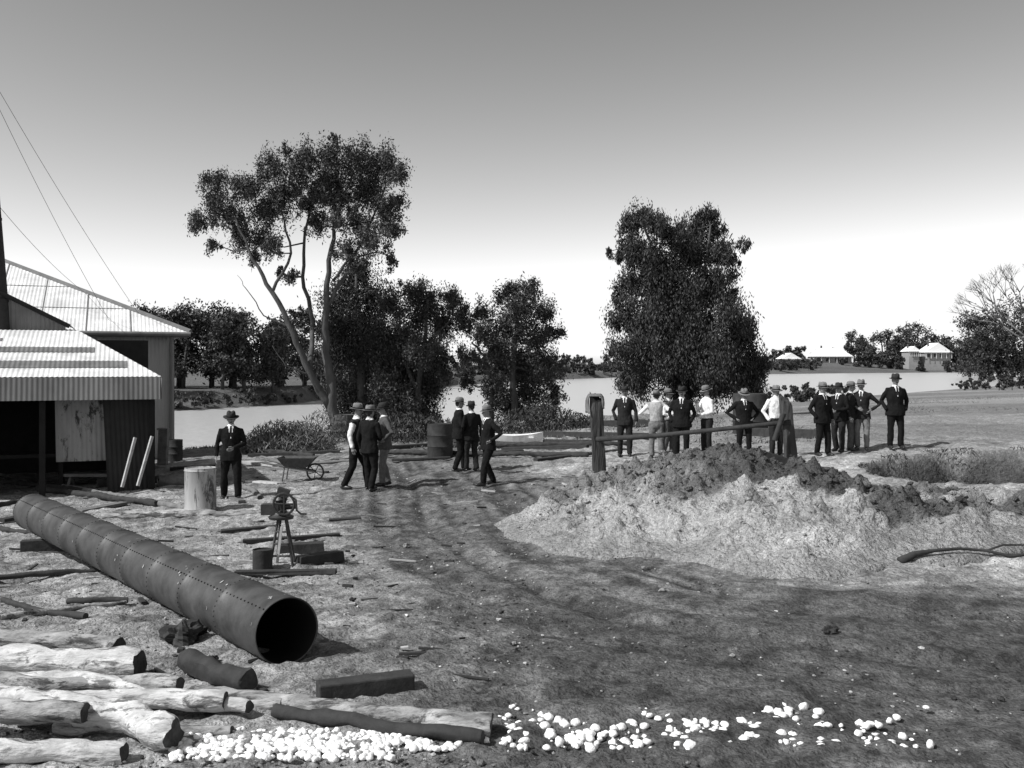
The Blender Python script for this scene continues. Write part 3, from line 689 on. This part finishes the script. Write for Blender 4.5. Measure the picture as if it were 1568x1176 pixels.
plank('timber_plank',(820,706),(960,690),.25,.07,M_darkwood); plank('timber_plank',(770,690),(900,686),.3,.1,M_darkwood); plank('timber_plank',(680,676),(900,680),.5,.12,M_darkwood)
plank('timber_plank',(560,690),(660,684),.3,.12,M_darkwood); plank('timber_plank',(380,700),(520,694),.3,.1,M_darkwood)
plank('timber_plank',(820,668),(1000,672),.3,.18,M_darkwood); plank('timber_plank',(1215,715),(1265,720),.2,.06,M_darkwood)
plank('timber_plank',(375,710),(425,714),.35,.08,M_palewood); plank('timber_plank',(480,712),(530,708),.3,.06,M_wood);plank('timber_plank',(600,672),(720,670),.3,.2,M_darkwood)
plank('timber_plank',(1150,668),(1260,672),.3,.25,M_darkwood); plank('timber_plank',(700,698),(800,692),.25,.08,M_darkwood); plank('timber_plank',(880,655),(1000,652),.3,.25,M_darkwood); plank('timber_plank',(600,706),(690,702),.2,.06,M_darkwood)
plank('timber_plank',(395,718),(500,724),.2,.05,M_wood); plank('timber_plank',(260,720),(330,716),.2,.08,M_darkwood); plank('timber_plank',(380,738),(430,742),.2,.05,M_palewood)
logo('long_pole',(590,695),(900,700),.06,.07,M_darkwood,bend=.03); logo('long_pole',(690,686),(960,682),.08,.07,M_darkwood,bend=.03); logo('long_pole',(370,690),(480,700),.07,.06,M_darkwood,bend=.03)
mb=MB(); a=S(1225,732,17.6);b=S(1400,760,16.2); u=(b-a).normalized(); wv=Vector((0,0,1)).cross(u).normalized(); mb.box((a+b)/2,((b-a).length,.06,.16),basis=Matrix((u,wv,u.cross(wv))).transposed()); mb.obj('timber_plank',[M_darkwood],smooth=False,bevel=.008)
mb=MB(); pts=[G(1378,866),G(1400,862),G(1430,860),G(1470,857),G(1510,855),G(1545,858),G(1600,855)]
for i,p in enumerate(pts): p.z=surf(p.x,p.y)+.02+[.0,.02,.04,.04,.05,.03,.04][i]
mb.tube(pts,[.05,.04,.022,.018,.016,.022,.018],seg=9); mb.tube([pts[4],pts[4]+Vector((.25,.1,.05)),pts[4]+Vector((.6,.2,.03))],[.014,.012,.008],seg=7); mb.obj('fallen_branch',[M_darkwood],smooth='all')
def clod(name,px,py,r,mat=None):
    g=G(px,py); mb=MB(); g.z=surf(g.x,g.y)
    def fn(p): return p*(1+.55*mnoise.noise(p/r*1.6+Vector((px,0,0)))+.3*mnoise.noise(p/r*4)+.15*mnoise.noise(p/r*9))
    mb.ell((g.x,g.y,g.z+r*.35),(r,r*.8,r*.7),30,20,fn=fn); mb.obj(name,[mat or M_darkwood],smooth=False)
clod('earth_clod',1272,972,.07); clod('rubble_lump',278,985,.17); clod('rubble_lump',262,978,.10); clod('rubble_lump',300,975,.10); clod('rubble_lump',325,1015,.05);clod('earth_clod',540,920,.03);clod('earth_clod',622,838,.05,M_palemid)

# small white rowing boat pulled up beyond the yard
g=G(785,684); mb=MB(); rs=[]; rin=[]
for i in range(11):
    t=i/10; xx=-.95+1.9*t; wd=.34*max(.06,math.sin(math.pi*min(1,(t*.86+.14)))**.6); sh=.10*(2*t-1)**2
    def sec(w,z0,z1): return [Vector((g.x+xx,g.y+w*s_,g.z+z)) for s_,z in ((1,z1),(.85,z1*.45+z0*.55),(.4,z0),(-.4,z0),(-.85,z1*.45+z0*.55),(-1,z1))]
    rs.append(sec(wd,.03+sh,.36+sh)); rin.append(sec(wd-.03 if wd>.05 else wd*.5,.07+sh,.365+sh))
for R_ in (rs,rin):
    vs=[p for r in R_ for p in r]; mb.add(vs,[[i*6+k,i*6+k+1,(i+1)*6+k+1,(i+1)*6+k] for i in range(10) for k in range(5)])
for q in (2,5,8): mb.box((g.x-.95+1.9*q/10,g.y,g.z+.30),(.16,.58,.03))
mb.obj('rowing_boat',[M_white],smooth=False)

# ------------------------------------------------------------------ yard objects
def drum(name,px,py,r,h,mat,ribs=(.33,.66)):
    g=G(px,py); mb=MB(); prof=[(0,h-.02),(r*.93,h-.02),(r*.95,h),(r,h)]
    for q in reversed(ribs): prof+=[(r,h*q+.02),(r+.012,h*q),(r,h*q-.02)]
    prof+=[(r,-.02)]
    mb.lathe(prof,g,28); return mb.obj(name,[mat],loc=g)
drum('metal_drum',307,782,.285,.80,mk('dusty_drum',.34,.35,3,rough=.55,stretch=(1,1,.2),patch=(6,.53,.07),soft=.08),ribs=(.06,.94))
drum('oil_drum',674,700,.36,.95,M_darkwood); drum('small_can',402,872,.12,.25,M_darkwood,ribs=()); drum('oil_drum',268,705,.22,.62,M_darkwood); drum('oil_drum',527,672,.45,.9,M_iron2)
g=G(432,868); par=empty('pipe_vice_stand'); mb=MB(); X,Y,Z=g
for sx,sy in((-.13,-.1),(.16,-.1),(-.1,.16),(.13,.16)): mb.tube([(X+sx,Y+sy,Z),(X+sx*.3,Y+sy*.3,Z+.62)],.017,seg=6)
for z in(.15,.3,.45): mb.tube([(X-.12+z*.14,Y-.08,Z+z),(X+.14-z*.14,Y-.08,Z+z)],.012,seg=6)
mb.obj('legs',[M_iron2],parent=par)
mb=MB(); mb.lathe([(0,.60),(.15,.6),(.16,.63),(.1,.66),(.06,.72),(.07,.82),(.09,.84),(.05,.9),(.04,.98),(0,.99)],g,14,fn=lambda p:p+Vector((-.02*p.z,0,0)))
mb.box((X-.14,Y,Z+.72),(.22,.14,.13)); mb.tube([(X-.25,Y,Z+.72),(X+.18,Y,Z+.76)],.035,seg=10); mb.box((X+.02,Y-.02,Z+.93),(.14,.1,.1),R=(0,.3,0))
for k in range(20):
    a=2*math.pi*k/20; a2=2*math.pi*(k+1)/20; c=Vector((X+.05,Y-.12,Z+.8)); mb.tube([c+Vector((math.cos(a)*.13,0,math.sin(a)*.13)),c+Vector((math.cos(a2)*.13,0,math.sin(a2)*.13))],.016,seg=6)
    if k%5==0: mb.tube([c,c+Vector((math.cos(a)*.13,0,math.sin(a)*.13))],.012,seg=5)
mb.tube([(X+.12,Y-.1,Z+.9),(X+.2,Y-.12,Z+.85),(X+.21,Y-.12,Z+.72),(X+.26,Y-.12,Z+.68),(X+.33,Y-.12,Z+.68)],.014,seg=6)
mb.obj('casting_and_wheel',[M_iron],parent=par)
mb=MB(); mb.box((X,Y-.14,Z+.3),(.03,.02,.45),R=(0,.12,0)); mb.obj('bright_rod',[M_palewood],parent=par)
g=G(455,736); par=empty('wheelbarrow'); mb=MB(); X,Y,Z=g
def rect(cx,cz,hx,hy): return [Vector((X+cx-hx,Y-hy,Z+cz)),Vector((X+cx+hx,Y-hy,Z+cz)),Vector((X+cx+hx,Y+hy,Z+cz)),Vector((X+cx-hx,Y+hy,Z+cz))]
mb.rings([rect(0,.32,.24,.2),rect(.02,.55,.42,.33),rect(.02,.55,.40,.31),rect(0,.34,.22,.18)],cap=True); mb.obj('tray',[M_iron2],parent=par,smooth=False)
mb=MB()
for s in(-1,1): mb.tube([(X-.75,Y+s*.28,Z+.45),(X-.2,Y+s*.2,Z+.33),(X+.42,Y+s*.07,Z+.22)],.022,seg=7); mb.tube([(X-.25,Y+s*.2,Z+.33),(X-.3,Y+s*.22,Z)],.02,seg=6)
mb.obj('handles_and_legs',[M_wood],parent=par)
mb=MB(); c=Vector((X+.42,Y,Z+.2))
for k in range(22):
    a=2*math.pi*k/22;a2=2*math.pi*(k+1)/22; mb.tube([c+Vector((math.cos(a)*.19,0,math.sin(a)*.19)),c+Vector((math.cos(a2)*.19,0,math.sin(a2)*.19))],.022,seg=6)
    if k%4==0: mb.tube([c,c+Vector((math.cos(a)*.19,0,math.sin(a)*.19))],.01,seg=5)
mb.obj('wheel',[M_iron],parent=par)
mb=MB(); g=G(160,748); X,Y,Z=g; mb.box((X,Y+.3,Z+.28),(2.1,.3,.07))
for sx in(-.9,0,.9): mb.tube([(X+sx,Y+.15,Z),(X+sx,Y+.3,Z+.26)],.035); mb.tube([(X+sx,Y+.45,Z),(X+sx,Y+.3,Z+.26)],.035)
mb.obj('low_trestle',[M_wood],smooth=False)
for a,b in (((187,738),(207,670)),((211,736),(233,668))):
    mb=MB(); mb.tube([S(a[0],a[1]+8,21.2),S(b[0],b[1],21.45)],.04,seg=4); mb.obj('leaning_board',[M_palewood],smooth=False)
g=G(250,712); mb=MB(); mb.box((g.x,g.y,g.z+.5),(.25,.25,1.0),R=(0,.04,.1)); mb.box((g.x,g.y,g.z+1.02),(.3,.3,.05),R=(0,.04,.1)); mb.obj('timber_stump_post',[M_wood],smooth=False,bevel=.01)
g=G(1225,676); par=empty('water_tank'); mb=MB(); mb.lathe([(0,1.22),(.5,1.2),(.52,1.15),(.52,.8),(.535,.78),(.52,.76),(.52,.4),(.535,.38),(.52,.36),(.52,0)],g+Vector((-.6,3,0)),28); mb.obj('tank_shell',[M_darkwood],parent=par)

# ------------------------------------------------------------------ posts and rail
def post(name,px,py,top,w,lean):
    g=G(px,py); h=(py-top)*g.y/F; mb=MB(); rs=[]
    for i in range(15):
        t=i/14; c=Vector((g.x+lean*t,g.y,g.z-.1+(h+.1)*t)); ring_=[]
        for k in range(24):
            a=2*math.pi*k/24; sq=min(1/max(abs(math.cos(a)),abs(math.sin(a)))*.88,1.14)
            r=w/2*sq*(1-.10*t)*(1+.16*mnoise.noise(Vector((math.cos(a)*3,math.sin(a)*3,t*2.5+px)))+.08*mnoise.noise(Vector((math.cos(a)*9,math.sin(a)*9,t*5+px))))
            ring_.append(c+Vector((math.cos(a)*r,math.sin(a)*r,(.09*math.cos(a-2.4)+.03*math.sin(a*5+px) if i==14 else 0))))
        rs.append(ring_)
    mb.rings(rs); mb.obj(name,[M_post],smooth=True); return g,h
g1,h1=post('hitching_post',918,733,608,.31,-.08)
g2,h2=post('hitching_post',1216,738,612,.25,-.17)
mb=MB(); pa=S(925,672,g1.y-.2); pb=S(1198,646,g2.y-.2)
mb.tube([pa+Vector((-.15,0,-.01)),pa.lerp(pb,.33)+Vector((0,0,-.04)),pa.lerp(pb,.66)+Vector((0,0,-.03)),pb+Vector((.15,0,.0))],[.055,.05,.045,.045],seg=9); mb.obj('hitching_rail',[M_darkwood],smooth='all')
mb=MB(); mb.box(S(1180,703,g2.y-.6),(.75,.08,.22),R=(0,.3,.1)); mb.obj('timber_plank',[M_darkwood],smooth=False,bevel=.01)
mb=MB(); p=S(1190,662,g2.y-.25); mb.tube([p+Vector((-.05,0,-.15)),p+Vector((.12,0,.35))],.05); mb.obj('rail_brace',[M_darkwood],smooth=True)
# coat hung over the post: a cloth folded across the top, its two halves hanging to left and front
mb=MB(); g=Vector((g1.x-.08,g1.y,g1.z+h1)); nu_,nv_=26,18; vs=[]
for i in range(nu_+1):
    s_=-1+2*i/nu_                       # across the fold
    for j in range(nv_+1):
        w_=-1+2*j/nv_
        d_=abs(s_)*.55; hang=max(0,d_-.14); out_=min(d_,.14)+.025*min(1,hang*8)
        fx=(1 if s_>0 else -1)*out_*1.02; fold=.028*math.sin(w_*9+s_*3)*min(1,hang*6)
        vs.append(g+Vector((fx+fold-.02, w_*(.165-.03*hang)+.02*math.sin(s_*7), .075-.05*w_*w_-hang*(.85 if s_<0 else .6)+.04*math.sin(w_*3+1)*hang*2)))
mb.add(vs,[[i*(nv_+1)+j,(i+1)*(nv_+1)+j,(i+1)*(nv_+1)+j+1,i*(nv_+1)+j+1] for i in range(nu_) for j in range(nv_)])
o_=mb.obj('draped_coat',[C['mid']],smooth='all'); sm=o_.modifiers.new('thick','SOLIDIFY'); sm.thickness=.02
clod('tree_stump',1262,735,.12); clod('tree_stump',905,728,.10)

# ------------------------------------------------------------------ distant houses
def house(px,base,d,w,h,rh,name='weatherboard_house',gable=False,depth=11):
    x=(px-CX)*d/F; z=H-(base-HOR)*d/F; par=empty(name); z0=min(z,float(gz(x,d)))
    mb=MB(); mb.box((x,d,(z0-1+z+h)/2),(w,depth,z+h-z0+1)); mb.obj('walls',[M_housewall],parent=par,smooth=False)
    mb=MB(); o=.8; W2=w/2+o; D2=depth/2+o; zb=z+h
    if gable: vs=[(x-W2,d-D2,zb),(x+W2,d-D2,zb),(x+W2,d+D2,zb),(x-W2,d+D2,zb),(x,d-D2,zb+rh),(x,d+D2,zb+rh)]; fs=[[0,4,5,3],[1,2,5,4],[0,1,4],[2,3,5]]
    else: vs=[(x-W2,d-D2,zb),(x+W2,d-D2,zb),(x+W2,d+D2,zb),(x-W2,d+D2,zb),(x-W2*.5,d,zb+rh),(x+W2*.5,d,zb+rh)]; fs=[[0,1,5,4],[1,2,5],[2,3,4,5],[3,0,4]]
    mb.add(vs,fs); mb.obj('roof',[M_white],parent=par,smooth=False)
    mb=MB()
    for i in range(4): 
        xx=x-w*.36+i*w*.24; mb.box((xx,d-depth/2-.03,z+h*.5),(w*.09,.1,h*.5))
    mb.obj('windows_and_door',[M_glass],parent=par,smooth=False)
    mb=MB(); mb.tube([(x-w*.2,d+1,zb),(x-w*.2,d+1,zb+rh+1.5)],.5,seg=4); mb.obj('chimney',[M_iron2],parent=par,smooth=False)
    mb=MB()
    for i in range(6): mb.box((x-w/2+i*w/5,d-D2-.6,z+h*.45),(.2,.2,h*.9))
    mb.box((x,d-D2-.5,zb-.25),(w+1.6,1.6,.12)); mb.obj('verandah',[M_white],parent=par,smooth=False)
house(1270,556,590,23,4.0,5.0); house(1207,564,560,10,5.4,3.4,gable=True); house(1394,546,580,6,3.0,3.0,gable=True); house(1430,549,580,15,3.6,5.6,gable=True)

# ------------------------------------------------------------------ men
def remeshed(mb,vox):
    me=bpy.data.meshes.new('t'); me.from_pydata(mb.v,[],mb.f); me.update(); o=bpy.data.objects.new('t',me); sc.collection.objects.link(o)
    r=o.modifiers.new('r','REMESH'); r.mode='VOXEL'; r.voxel_size=vox; s=o.modifiers.new('s','SMOOTH'); s.iterations=4; s.factor=.6
    dg=bpy.context.evaluated_depsgraph_get(); m2=bpy.data.meshes.new_from_object(o.evaluated_get(dg))
    bpy.data.objects.remove(o); return m2
def segd(p,a,b):
    ab=b-a; t=max(0,min(1,(p-a).dot(ab)/ab.length_squared)); return (p-a-ab*t).length
ARMS={'down':((.27,.03,1.14),(.285,-.05,.88)),'hip':((.43,.10,1.17),(.225,-.06,1.02)),'pocket':((.31,.10,1.15),(.225,-.06,.93)),
 'front':((.27,-.02,1.14),(.06,-.25,1.06)),'back':((.28,.14,1.16),(.10,.19,.96)),'cross':((.25,-.10,1.13),(-.04,-.24,1.20)),
 'reach':((.28,-.14,1.20),(.22,-.40,1.18)),'chin':((.25,-.12,1.14),(.10,-.22,1.36)),'swing':((.28,.12,1.16),(.30,.08,.92))}
def man(px,py,hpx,head=0,la='down',ra='down',coat='black',trou='black',style='suit',hat='light',spread=.12,stride=0.0,lean=0.0,side=0.0,turn=0,stout=1.0,bend=0.0,name='man',maxh=1.86):
    g=G(px,py); hgt=min(maxh,max(1.66,hpx*g.y/F)); sc_=hgt/1.83
    def U(p):
        p=Vector(p); k=max(0,p.z-.92); return Vector((p.x+side*k,p.y-lean*k,p.z-.35*abs(lean)*k*abs(lean)))
    t=MB(); feet=[]
    for s in(1,-1):
        fy=-stride*s; hp=Vector((.095*s,0,.90)); an=Vector((spread*s,fy,.07)); kn=hp.lerp(an,.5)+Vector((.01*s,-.035-abs(stride)*.12,.0))
        if stride*s<0: kn.y-=.03
        t.tube([hp+Vector((0,0,.03)),hp.lerp(kn,.4),kn,kn.lerp(an,.5),an],[.108*stout,.098,.076,.074,.068],seg=12); feet.append((an,s))
    t.rings([[Vector((math.cos(a)*rx*stout,math.sin(a)*ry*stout,z)) for a in [2*math.pi*k/16 for k in range(16)]] for z,rx,ry in((.80,.16,.11),(.88,.185,.125),(.97,.175,.12),(1.06,.16,.115))])
    tm=remeshed(t,.017)
    c=MB()
    prof=[(1.07,.172,.125),(1.16,.182,.13),(1.27,.200,.135),(1.37,.208,.128),(1.43,.19,.11),(1.475,.125,.09),(1.51,.066,.066),(1.55,.055,.058)]
    if style=='suit': prof=[(.79,.215,.155),(.86,.213,.152),(.95,.20,.142)]+prof
    else: prof=[(.97,.172,.125)]+prof
    st=lambda z:stout if z<1.3 else 1
    c.rings([[U((math.cos(a)*rx*st(z),math.sin(a)*ry*st(z),z)) for a in [2*math.pi*k/20 for k in range(20)]] for z,rx,ry in prof])
    arms=[]
    for s,pose in((1,la),(-1,ra)):
        e,w=ARMS[pose]; sh=U((.185*s,0,1.405)); e=U((e[0]*s,e[1],e[2])); w=U((w[0]*s,w[1],w[2]))
        c.tube([U((.12*s,0,1.40)),sh,sh.lerp(e,.5),e,e.lerp(w,.5),w],[.062,.068,.058,.051,.047,.042],seg=12); arms.append((sh,e,w,s,pose))
    cm=remeshed(c,.015)
    out=MB()
    mats=[C[coat],C[trou],C['white'],C['tie'],M_skin,M_hair,M_hatl if hat=='light' else M_hatd,M_band,M_shoe,M_eye,M_lip]
    seed=Vector((px*.7,py,0))
    def fold(v,n,k=.014): 
        w=mnoise.noise(Vector((v.x*9,v.y*9,v.z*5))+seed)+.5*mnoise.noise(Vector((v.x*20,v.y*20,v.z*14))+seed); return v+n*w*k
    out.add([fold(v.co,v.normal) for v in tm.vertices],[list(p.vertices) for p in tm.polygons],1)
    o=len(out.v); out.v+=[tuple(fold(v.co,v.normal)) for v in cm.vertices]
    for p in cm.polygons:
        q=p.center; k=max(0,q.z-.92); xx=q.x-side*k; yy=q.y+lean*k; m=0
        armd=min(min(segd(q,a[0].lerp(a[1],.25),a[1]),segd(q,a[1],a[2])) for a in arms)
        if style in('vest','shirt') and (armd<.072 or q.z>1.475 or style=='shirt'): m=2
        if p.normal.y<-.2 and yy<-.03 and armd>.06:
            zv=1.25 if style!='shirt' else 9
            if q.z>zv and abs(xx)<(q.z-zv)*.21+.004 and q.z<1.53: m=2
            if style!='shirt' and q.z>zv+.03 and abs(xx)<.018+.01*(q.z<1.4): m=3
        if q.z>1.495 and abs(q.z-1.51)<.02: m=2
        out.f.append([i+o for i in p.vertices]); out.m.append(m)
    bpy.data.meshes.remove(tm);bpy.data.meshes.remove(cm)
    for an,s in feet:
        out.ell((an.x+.012*s,an.y-.065,.043),(.05,.145,.05),12,8,mat=8,fn=lambda p:Vector((p.x*(1.1 if p.y<0 else .85),p.y,max(p.z*(1.0 if p.y>-.03 else .8),-.043)))); out.tube([(an.x,an.y,.05),(an.x,an.y,.12)],.052,seg=10,mat=8)
    for sh,e,w,s,pose in arms:
        if pose=='pocket': continue
        d=(w-e).normalized()
        if pose=='hip': d=Vector((-.5*s,-.15,-.6)).normalized()
        inn=Vector((-s,0,0)); 
        if abs(d.dot(inn))>.8: inn=Vector((0,0,1))
        nrm=(inn-d*inn.dot(d)).normalized(); wid=d.cross(nrm).normalized()
        if wid.y>0: wid=-wid
        out.tube([w-d*.03,w+d*.015,w+d*.05,w+d*.09],[.026,.03,.038,.036],seg=10,mat=4,up=nrm,sq=(.5,1.05))
        for k,(off,L) in enumerate(((.028,.068),(.010,.078),(-.009,.072),(-.026,.055))):
            b=w+d*.085+wid*off; k1=b+d*L*.45+nrm*.006; k2=k1+(d*.8+nrm*.55)*L*.33; k3=k2+(d*.35+nrm*.8)*L*.27
            out.tube([b,k1,k2,k3],[.0095,.009,.008,.0065],seg=6,mat=4)
        b=w+d*.03+wid*.03; out.tube([b,b+wid*.022+d*.025+nrm*.008,b+wid*.026+d*.052+nrm*.018,b+wid*.02+d*.072+nrm*.028],[.013,.012,.010,.008],seg=6,mat=4)
    hc=U((0,-.012,1.635)); R=Matrix.Rotation(math.radians(turn),3,'Z')@Matrix.Rotation(bend,3,'X')
    def HP(x,y,z): return hc+R@Vector((x,y,z))
    out.tube([U((0,.01,1.47)),U((0,.005,1.53)),HP(0,.01,-.05)],[.058,.052,.052],seg=12,mat=4)
    def hf(p):
        x,y,z=p; k=max(0,-z/.115); x*=1-.30*k*k; y=y*(1-.10*k)-.012*k
        if y<0 and abs(z-.012)<.025 and .015<abs(x)<.05: y+=.009
        if y<0 and z<-.09: y-=.010
        if y>0 and z<-.02: y*=1-.35*k
        return Vector((x,y,z))
    out.ell(hc,(.076,.098,.117),20,16,fn=hf,R=R,mat=4)
    out.tube([HP(0,-.092,.022),HP(0,-.104,-.005),HP(0,-.118,-.024),HP(0,-.100,-.034)],[.008,.011,.014,.010],seg=8,mat=4)
    for s in(1,-1):
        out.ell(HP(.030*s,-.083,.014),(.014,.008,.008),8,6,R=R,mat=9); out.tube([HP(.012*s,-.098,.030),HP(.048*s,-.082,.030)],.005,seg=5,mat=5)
        out.ell(HP(.077*s,.008,-.005),(.010,.020,.032),8,6,R=R,mat=4)
    out.tube([HP(-.024,-.090,-.060),HP(0,-.099,-.058),HP(.024,-.090,-.060)],.0055,seg=6,mat=10)
    if int(px)%3==0: out.tube([HP(-.03,-.092,-.048),HP(0,-.104,-.042),HP(.03,-.092,-.048)],[.004,.009,.004],seg=6,mat=5)
    out.ell(HP(0,.014,.014),(.080,.092,.108),18,12,R=R,mat=5,fn=lambda p:Vector((p.x*(1 if p.z>-.03 else .8),max(p.y,-.035+(.0 if p.z>.05 else .03)),max(p.z,-.075))))
    out.tube([U((0,.004,1.50)),U((0,.002,1.535))],[.068,.062],seg=14,cap=False,mat=2 )
    HM=R@Matrix.Rotation(.10,3,'X')
    def hat_pt(p):
        if p.length>0:
            rr_=math.hypot(p.x,p.y)
            if rr_>.11: p=Vector((p.x,p.y,p.z+.55*(abs(p.x)-.09)*(.3 if abs(p.x)>.09 else 0)-(.12*(rr_-.11) if p.y<0 else 0)))
            if p.z>.10: p=Vector((p.x,p.y,p.z-.028*math.exp(-(p.x/.025)**2)))
        return HM@p
    br=random.uniform(.142,.16); base=HP(0,.004,.045)
    out.lathe([(.088,-.004),(br-.005,-.006),(br,0),(br-.005,.004),(.094,.004)],base,26,ell=(1,1.12),mat=6,fn=hat_pt)
    out.lathe([(.094,.002),(.0945,.032)],base,26,ell=(1,1.16),mat=7,fn=hat_pt)
    out.lathe([(.092,.030),(.090,.07),(.083,.105),(.066,.122),(.03,.124),(.0,.120)],base,26,ell=(1,1.16),mat=6,fn=hat_pt)
    Mx=Matrix.Translation(g)@Matrix.Rotation(math.radians(head),4,'Z')@Matrix.Scale(sc_,4)
    me_o=out.obj(name,mats,smooth='all'); me_o.matrix_world=Mx
    return me_o
man(354,765,138,head=12,la='front',ra='down',coat='black',trou='black',hat='dark',spread=.15,stride=.10,bend=.1)
man(545,749,137,head=75,la='front',ra='down',coat='dark',trou='black',style='vest',hat='light',stride=.22,lean=.04)
man(566,752,134,head=150,la='down',ra='front',coat='black',trou='black',hat='light',stride=.10,spread=.11)
man(590,744,130,head=-75,la='hip',ra='front',coat='grey',trou='mid',style='suit',hat='dark',stride=.08,lean=.05)
man(703,722,116,head=100,la='hip',ra='front',coat='black',trou='black',hat='light',stride=.12,spread=.11,stout=1.1)
man(722,722,110,head=-150,la='pocket',ra='down',coat='black',trou='dark',hat='dark',stride=.05)
man(748,743,125,head=-60,la='hip',ra='down',coat='black',trou='black',hat='light',stride=.20,lean=.05,stout=1.05)
man(957,699,113,head=-10,la='down',ra='pocket',coat='dark',trou='dark',hat='dark',spread=.12)
man(1005,702,107,head=170,la='hip',ra='hip',coat='pale',trou='mid',style='vest',hat='light',lean=.04)
man(1022,700,107,head=60,la='front',ra='front',coat='mid',trou='grey',style='vest',hat='light',stride=.08)
man(1044,704,115,head=-15,la='pocket',ra='pocket',coat='black',trou='black',hat='dark',stout=1.15)
man(1083,700,112,head=-70,la='front',ra='chin',coat='white',trou='dark',style='shirt',hat='light',lean=.03,bend=.15)
man(1139,701,108,head=5,la='hip',ra='hip',coat='black',trou='black',hat='light',stout=1.15,spread=.14,bend=.2)
man(1188,700,112,head=20,la='down',ra='pocket',coat='white',trou='dark',style='shirt',hat='light',stout=1.05)
man(1259,698,115,head=25,la='down',ra='pocket',coat='black',trou='black',hat='light',stride=.06,stout=1.1)
man(1285,692,108,head=-50,la='front',ra='down',coat='black',trou='dark',hat='dark',stride=.06)
man(1302,690,108,head=60,la='down',ra='down',coat='dark',trou='grey',style='suit',hat='light')
man(1320,689,110,head=-25,la='hip',ra='front',coat='dark',trou='mid',hat='light',stride=.10,lean=.04,side=-.03)
man(1371,687,117,head=0,la='pocket',ra='pocket',coat='black',trou='black',hat='dark',spread=.13,stout=1.1)

# ------------------------------------------------------------------ light, sky
SD=Vector((-.87,-.42,0)).normalized(); el=math.radians(45)
sund=Vector((SD.x*math.cos(el),SD.y*math.cos(el),math.sin(el)))
ld=bpy.data.lights.new('sun','SUN'); ld.energy=5.0; ld.angle=math.radians(.5); ld.color=(1,1,1)
lo=bpy.data.objects.new('sun',ld); sc.collection.objects.link(lo); lo.rotation_euler=sund.to_track_quat('Z','Y').to_euler(); lo.location=(-20,-10,30)
w=bpy.data.worlds.new('World'); sc.world=w; w.use_nodes=True; nt=w.node_tree; N=nt.nodes; L=nt.links
sk=N.new('ShaderNodeTexSky'); sk.sky_type='NISHITA'; sk.sun_disc=False; sk.sun_elevation=el; sk.sun_rotation=math.atan2(sund.x,sund.y); sk.air_density=1.0; sk.dust_density=1.0; sk.ozone_density=1
sp=N.new('ShaderNodeSeparateColor'); L.new(sk.outputs[0],sp.inputs[0])   # monochrome film response to the sky
cl=N.new('ShaderNodeMath'); cl.operation='MINIMUM'; cl.inputs[1].default_value=3.7; L.new(sp.outputs[0],cl.inputs[0])
pw=N.new('ShaderNodeMath'); pw.operation='POWER'; pw.inputs[1].default_value=1.5; L.new(cl.outputs[0],pw.inputs[0])
mx=N.new('ShaderNodeMath'); mx.operation='MULTIPLY'; mx.inputs[1].default_value=1.42; L.new(pw.outputs[0],mx.inputs[0])
cb=N.new('ShaderNodeCombineColor'); 
for i in range(3): L.new(mx.outputs[0],cb.inputs[i])
bg=N['Background']; L.new(cb.outputs[0],bg.inputs[0]); bg.inputs[1].default_value=.1
cam=bpy.data.cameras.new('camera'); co=bpy.data.objects.new('camera',cam); sc.collection.objects.link(co); sc.camera=co
co.location=(0,0,H); co.rotation_euler=(math.radians(90),0,0); cam.sensor_width=36; cam.lens=36*F/1568; cam.shift_y=-28/1568; cam.clip_end=12000; cam.clip_start=.1
sc.view_settings.view_transform='Standard'; sc.view_settings.look='None'; sc.view_settings.exposure=0
